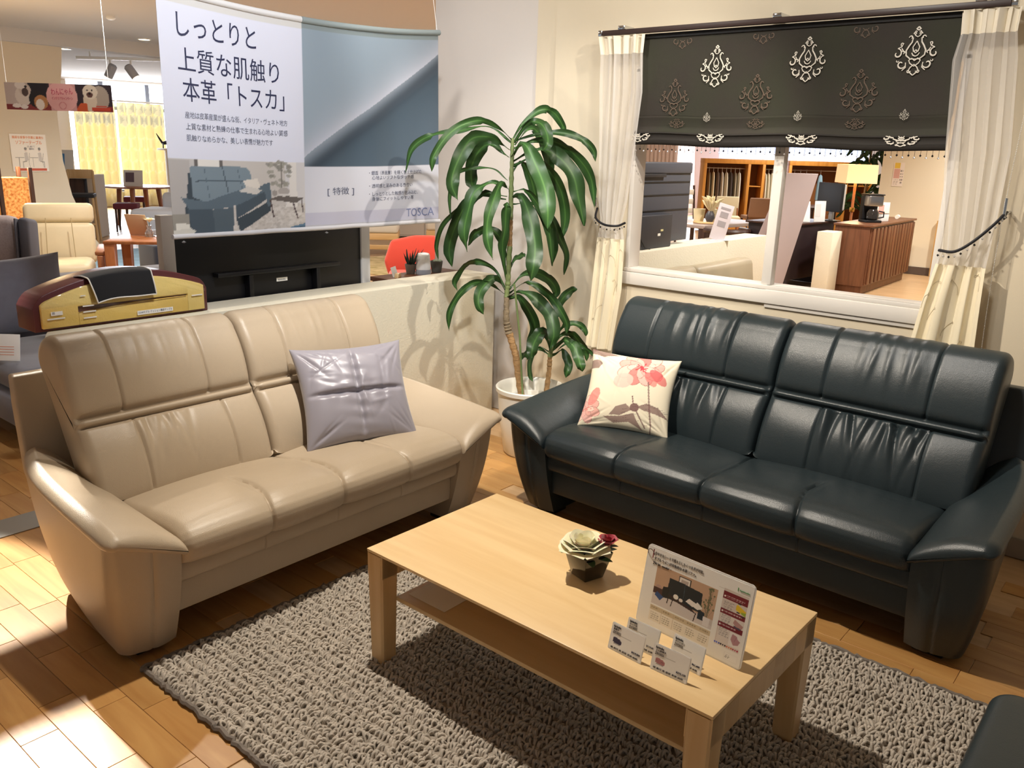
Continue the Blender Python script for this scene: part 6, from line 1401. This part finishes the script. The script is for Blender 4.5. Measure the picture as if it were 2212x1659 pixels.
t = thing('ladder_back_chair', 'dark wooden chair with pale slats beside the television', 'chair', (13.45, 7.15, 0), math.radians(-20)); part('seat', mat('ivory_fabric', 'ded6c8', .9), t, -.22, .22, -.22, .22, .42, .48, bevel=.015)
for x in (-.20, .20):
    MB().tube([(x, -.20, 0), (x, -.20, .42)], .018, 8).build('leg', M_dkwood, t); MB().tube([(x, .20, 0), (x, .20, .45), (x, .27, 1.10)], .020, 8).build('leg', M_dkwood, t)
for z in (.62, .78, .94): part('slat', mat('ivory_fabric', 'ded6c8', .9), t, -.18, .18, .235, .255, z, z+.09, bevel=.005)
t = thing('navy_bench', 'deep blue bench cushion in front of the dining table', 'bench', (9.05, 4.78, 0), math.radians(-35)); cushion_block(.50, .20, .30, .46, .06, .015).build('seat', mat('royal_navy', '1c2c55', .8, sheen=.4), t)
for x in (-.4, .4):
    for y in (-.12, .12): part('leg', M_dkwood, t, x-.02, x+.02, y-.02, y+.02, 0, .30, bevel=.003)
table('side_desk', 'dark table beyond the brown chair', (17.3, 6.3, 0), math.radians(-20), .8, .4, .70, .04, M_dkwood, .03, .06)
# garment racks: oak open wardrobes with hanging fabric samples
def wardrobe(label, loc, rz, W, bays, seed):
    t = thing('open_wardrobe', label, 'wardrobe', loc, rz, 'open oak wardrobes'); M_w = M_or
    part('top', M_w, t, -W, W, -.25, .25, 1.46, 1.56, bevel=.004); part('bottom', M_w, t, -W, W, -.25, .25, .03, .20, bevel=.004); part('back_panel', mat('oak_shade', '7a4a1c', .6), t, -W+.03, W-.03, .22, .25, .2005, 1.4595, bevel=0)
    for x in bays: part('upright', M_w, t, x-.03, x+.03, -.25, .219, .2005, 1.4595, bevel=.003)
    return t
M_or = wood('orange_oak', 'c98a3c', 'b3762e', .4, axis=2, scale=2, stretch=10)
AW = math.atan2(7.66-9.10, 18.5-17.36)
def along(d, off=0.0, z=0): return (17.9+d*math.cos(AW)-off*math.sin(AW), 8.40+d*math.sin(AW)+off*math.cos(AW), z)
W1 = wardrobe('oak open wardrobe with hanging garments on the television side', along(-.02), AW, .88, (-.85, .10, .42, .85), 1); W2 = wardrobe('oak open wardrobe with hanging garments beside the table lamp', along(1.86), AW, .92, (-.89, .35, .89), 2)
part('shelf', M_or, W1, .13, .39, -.22, .218, .98, 1.0, bevel=.002); part('shelf', M_or, W2, .38, .86, -.22, .218, .62, .64, bevel=.002); part('shelf', M_or, W2, .38, .86, -.22, .218, 1.05, 1.07, bevel=.002)
for t, x0, x1 in ((W1, -.82, .07), (W1, .45, .82), (W2, -.86, .32)): MB().tube([(x0, -.02, 1.36), (x1, -.02, 1.36)], .012, 8).build('rod', M_steel, t)
cols = ('8a7a60', 'd8c4a0', '5a4638', 'cfc3b0', 'b9ab92', '3f332c', 'a89a80', 'd9d2c4', '6a5a48')
def garment(label, d, k, c=None, zt=1.34):
    t = thing('hanging_garment', label, 'garment', along(d, -.02), AW, 'garments in the open wardrobes')
    w0, w1, h = .05, .09+.04*((k*7) % 3)/2, .60+.10*((k*5) % 4)/3; A = []
    for z, s in ((zt-.06, .15), (zt-.09, .6), (zt-.2, .85), (zt-h*.6, 1.0), (zt-h, 1.1)): A.append([((w1*s)*math.cos(a)*(.35+.1*math.sin(3*a+k)), .17*s*math.sin(a), z+.015*math.sin(4*a+k)*(1 if z < zt-.3 else 0)) for a in np.linspace(0, 2*PI, 18, endpoint=False)])
    MB().loft(A).build('cloth', mat('garment_'+(c or cols[k % 9]), c or cols[k % 9], .9), t); MB().tube([(0, 0, zt-.06), (0, 0, zt-.0), (.0, .02, zt+.02), (.0, .0, zt+.035)], .006, 6).build('hanger', M_white, t); return t
for k in range(8): garment(('dark olive', 'pale tan', 'dark brown', 'light beige', 'khaki beige', 'blackish brown', 'greyish tan', 'off-white')[k]+' garment hanging in the wardrobe bay nearest the television', -.74+k*.095, k)
for k in range(5): garment(('first', 'second', 'third', 'fourth', 'fifth')[k]+' pale garment from the oak divider, behind the window post', .49+k*.075, k, ('d8cfba', 'c9bfa6', 'bfb49c', 'd9d0be', 'e0d8c8')[k])
for k in range(3): garment(('yellow', 'white', 'off-white')[k]+' garment in the wardrobe above the mauve board', 1.13+k*.13, k, ('e6b84a', 'e9e4da', 'dcd6cc')[k])
garment('pale blue garment hanging beside the mauve board', 1.70, 4, '8fb0bf')
# white posters and fluted panel behind the television
t = thing('fluted_panel', 'pale fluted panel on the far wall above the television', 'panel', (18.7, 11.55, 0), math.radians(-45)); part('board', mat('fluted_pink', 'ead8cd', .8), t, -1.2, .95, 0, .05, 0, 2.6, bevel=0)
for k in range(13): part('flute', mat('fluted_pink', 'ead8cd', .8), t, -.35+k*.10, -.29+k*.10, -.03, -.0005, 0, 2.6, bevel=.008)
for k, x in enumerate((-1.05, -.72)):
    p_ = thing('tall_poster', ('tall pale poster left of the fluted panel', 'tall pale poster touching the fluted panel')[k], 'poster', (18.7+x*math.cos(-PI/4), 11.55+x*math.sin(-PI/4), 0), -PI/4); part('sheet', mat('ivory_sheet', 'e6dccb', .8), p_, -.14, .14, -.045, -.035, .4, 2.3, bevel=0); part('seal', M_inkdark, p_, -.03, .03, -.048, -.0455, 1.75, 1.83, bevel=0)

finish_text()
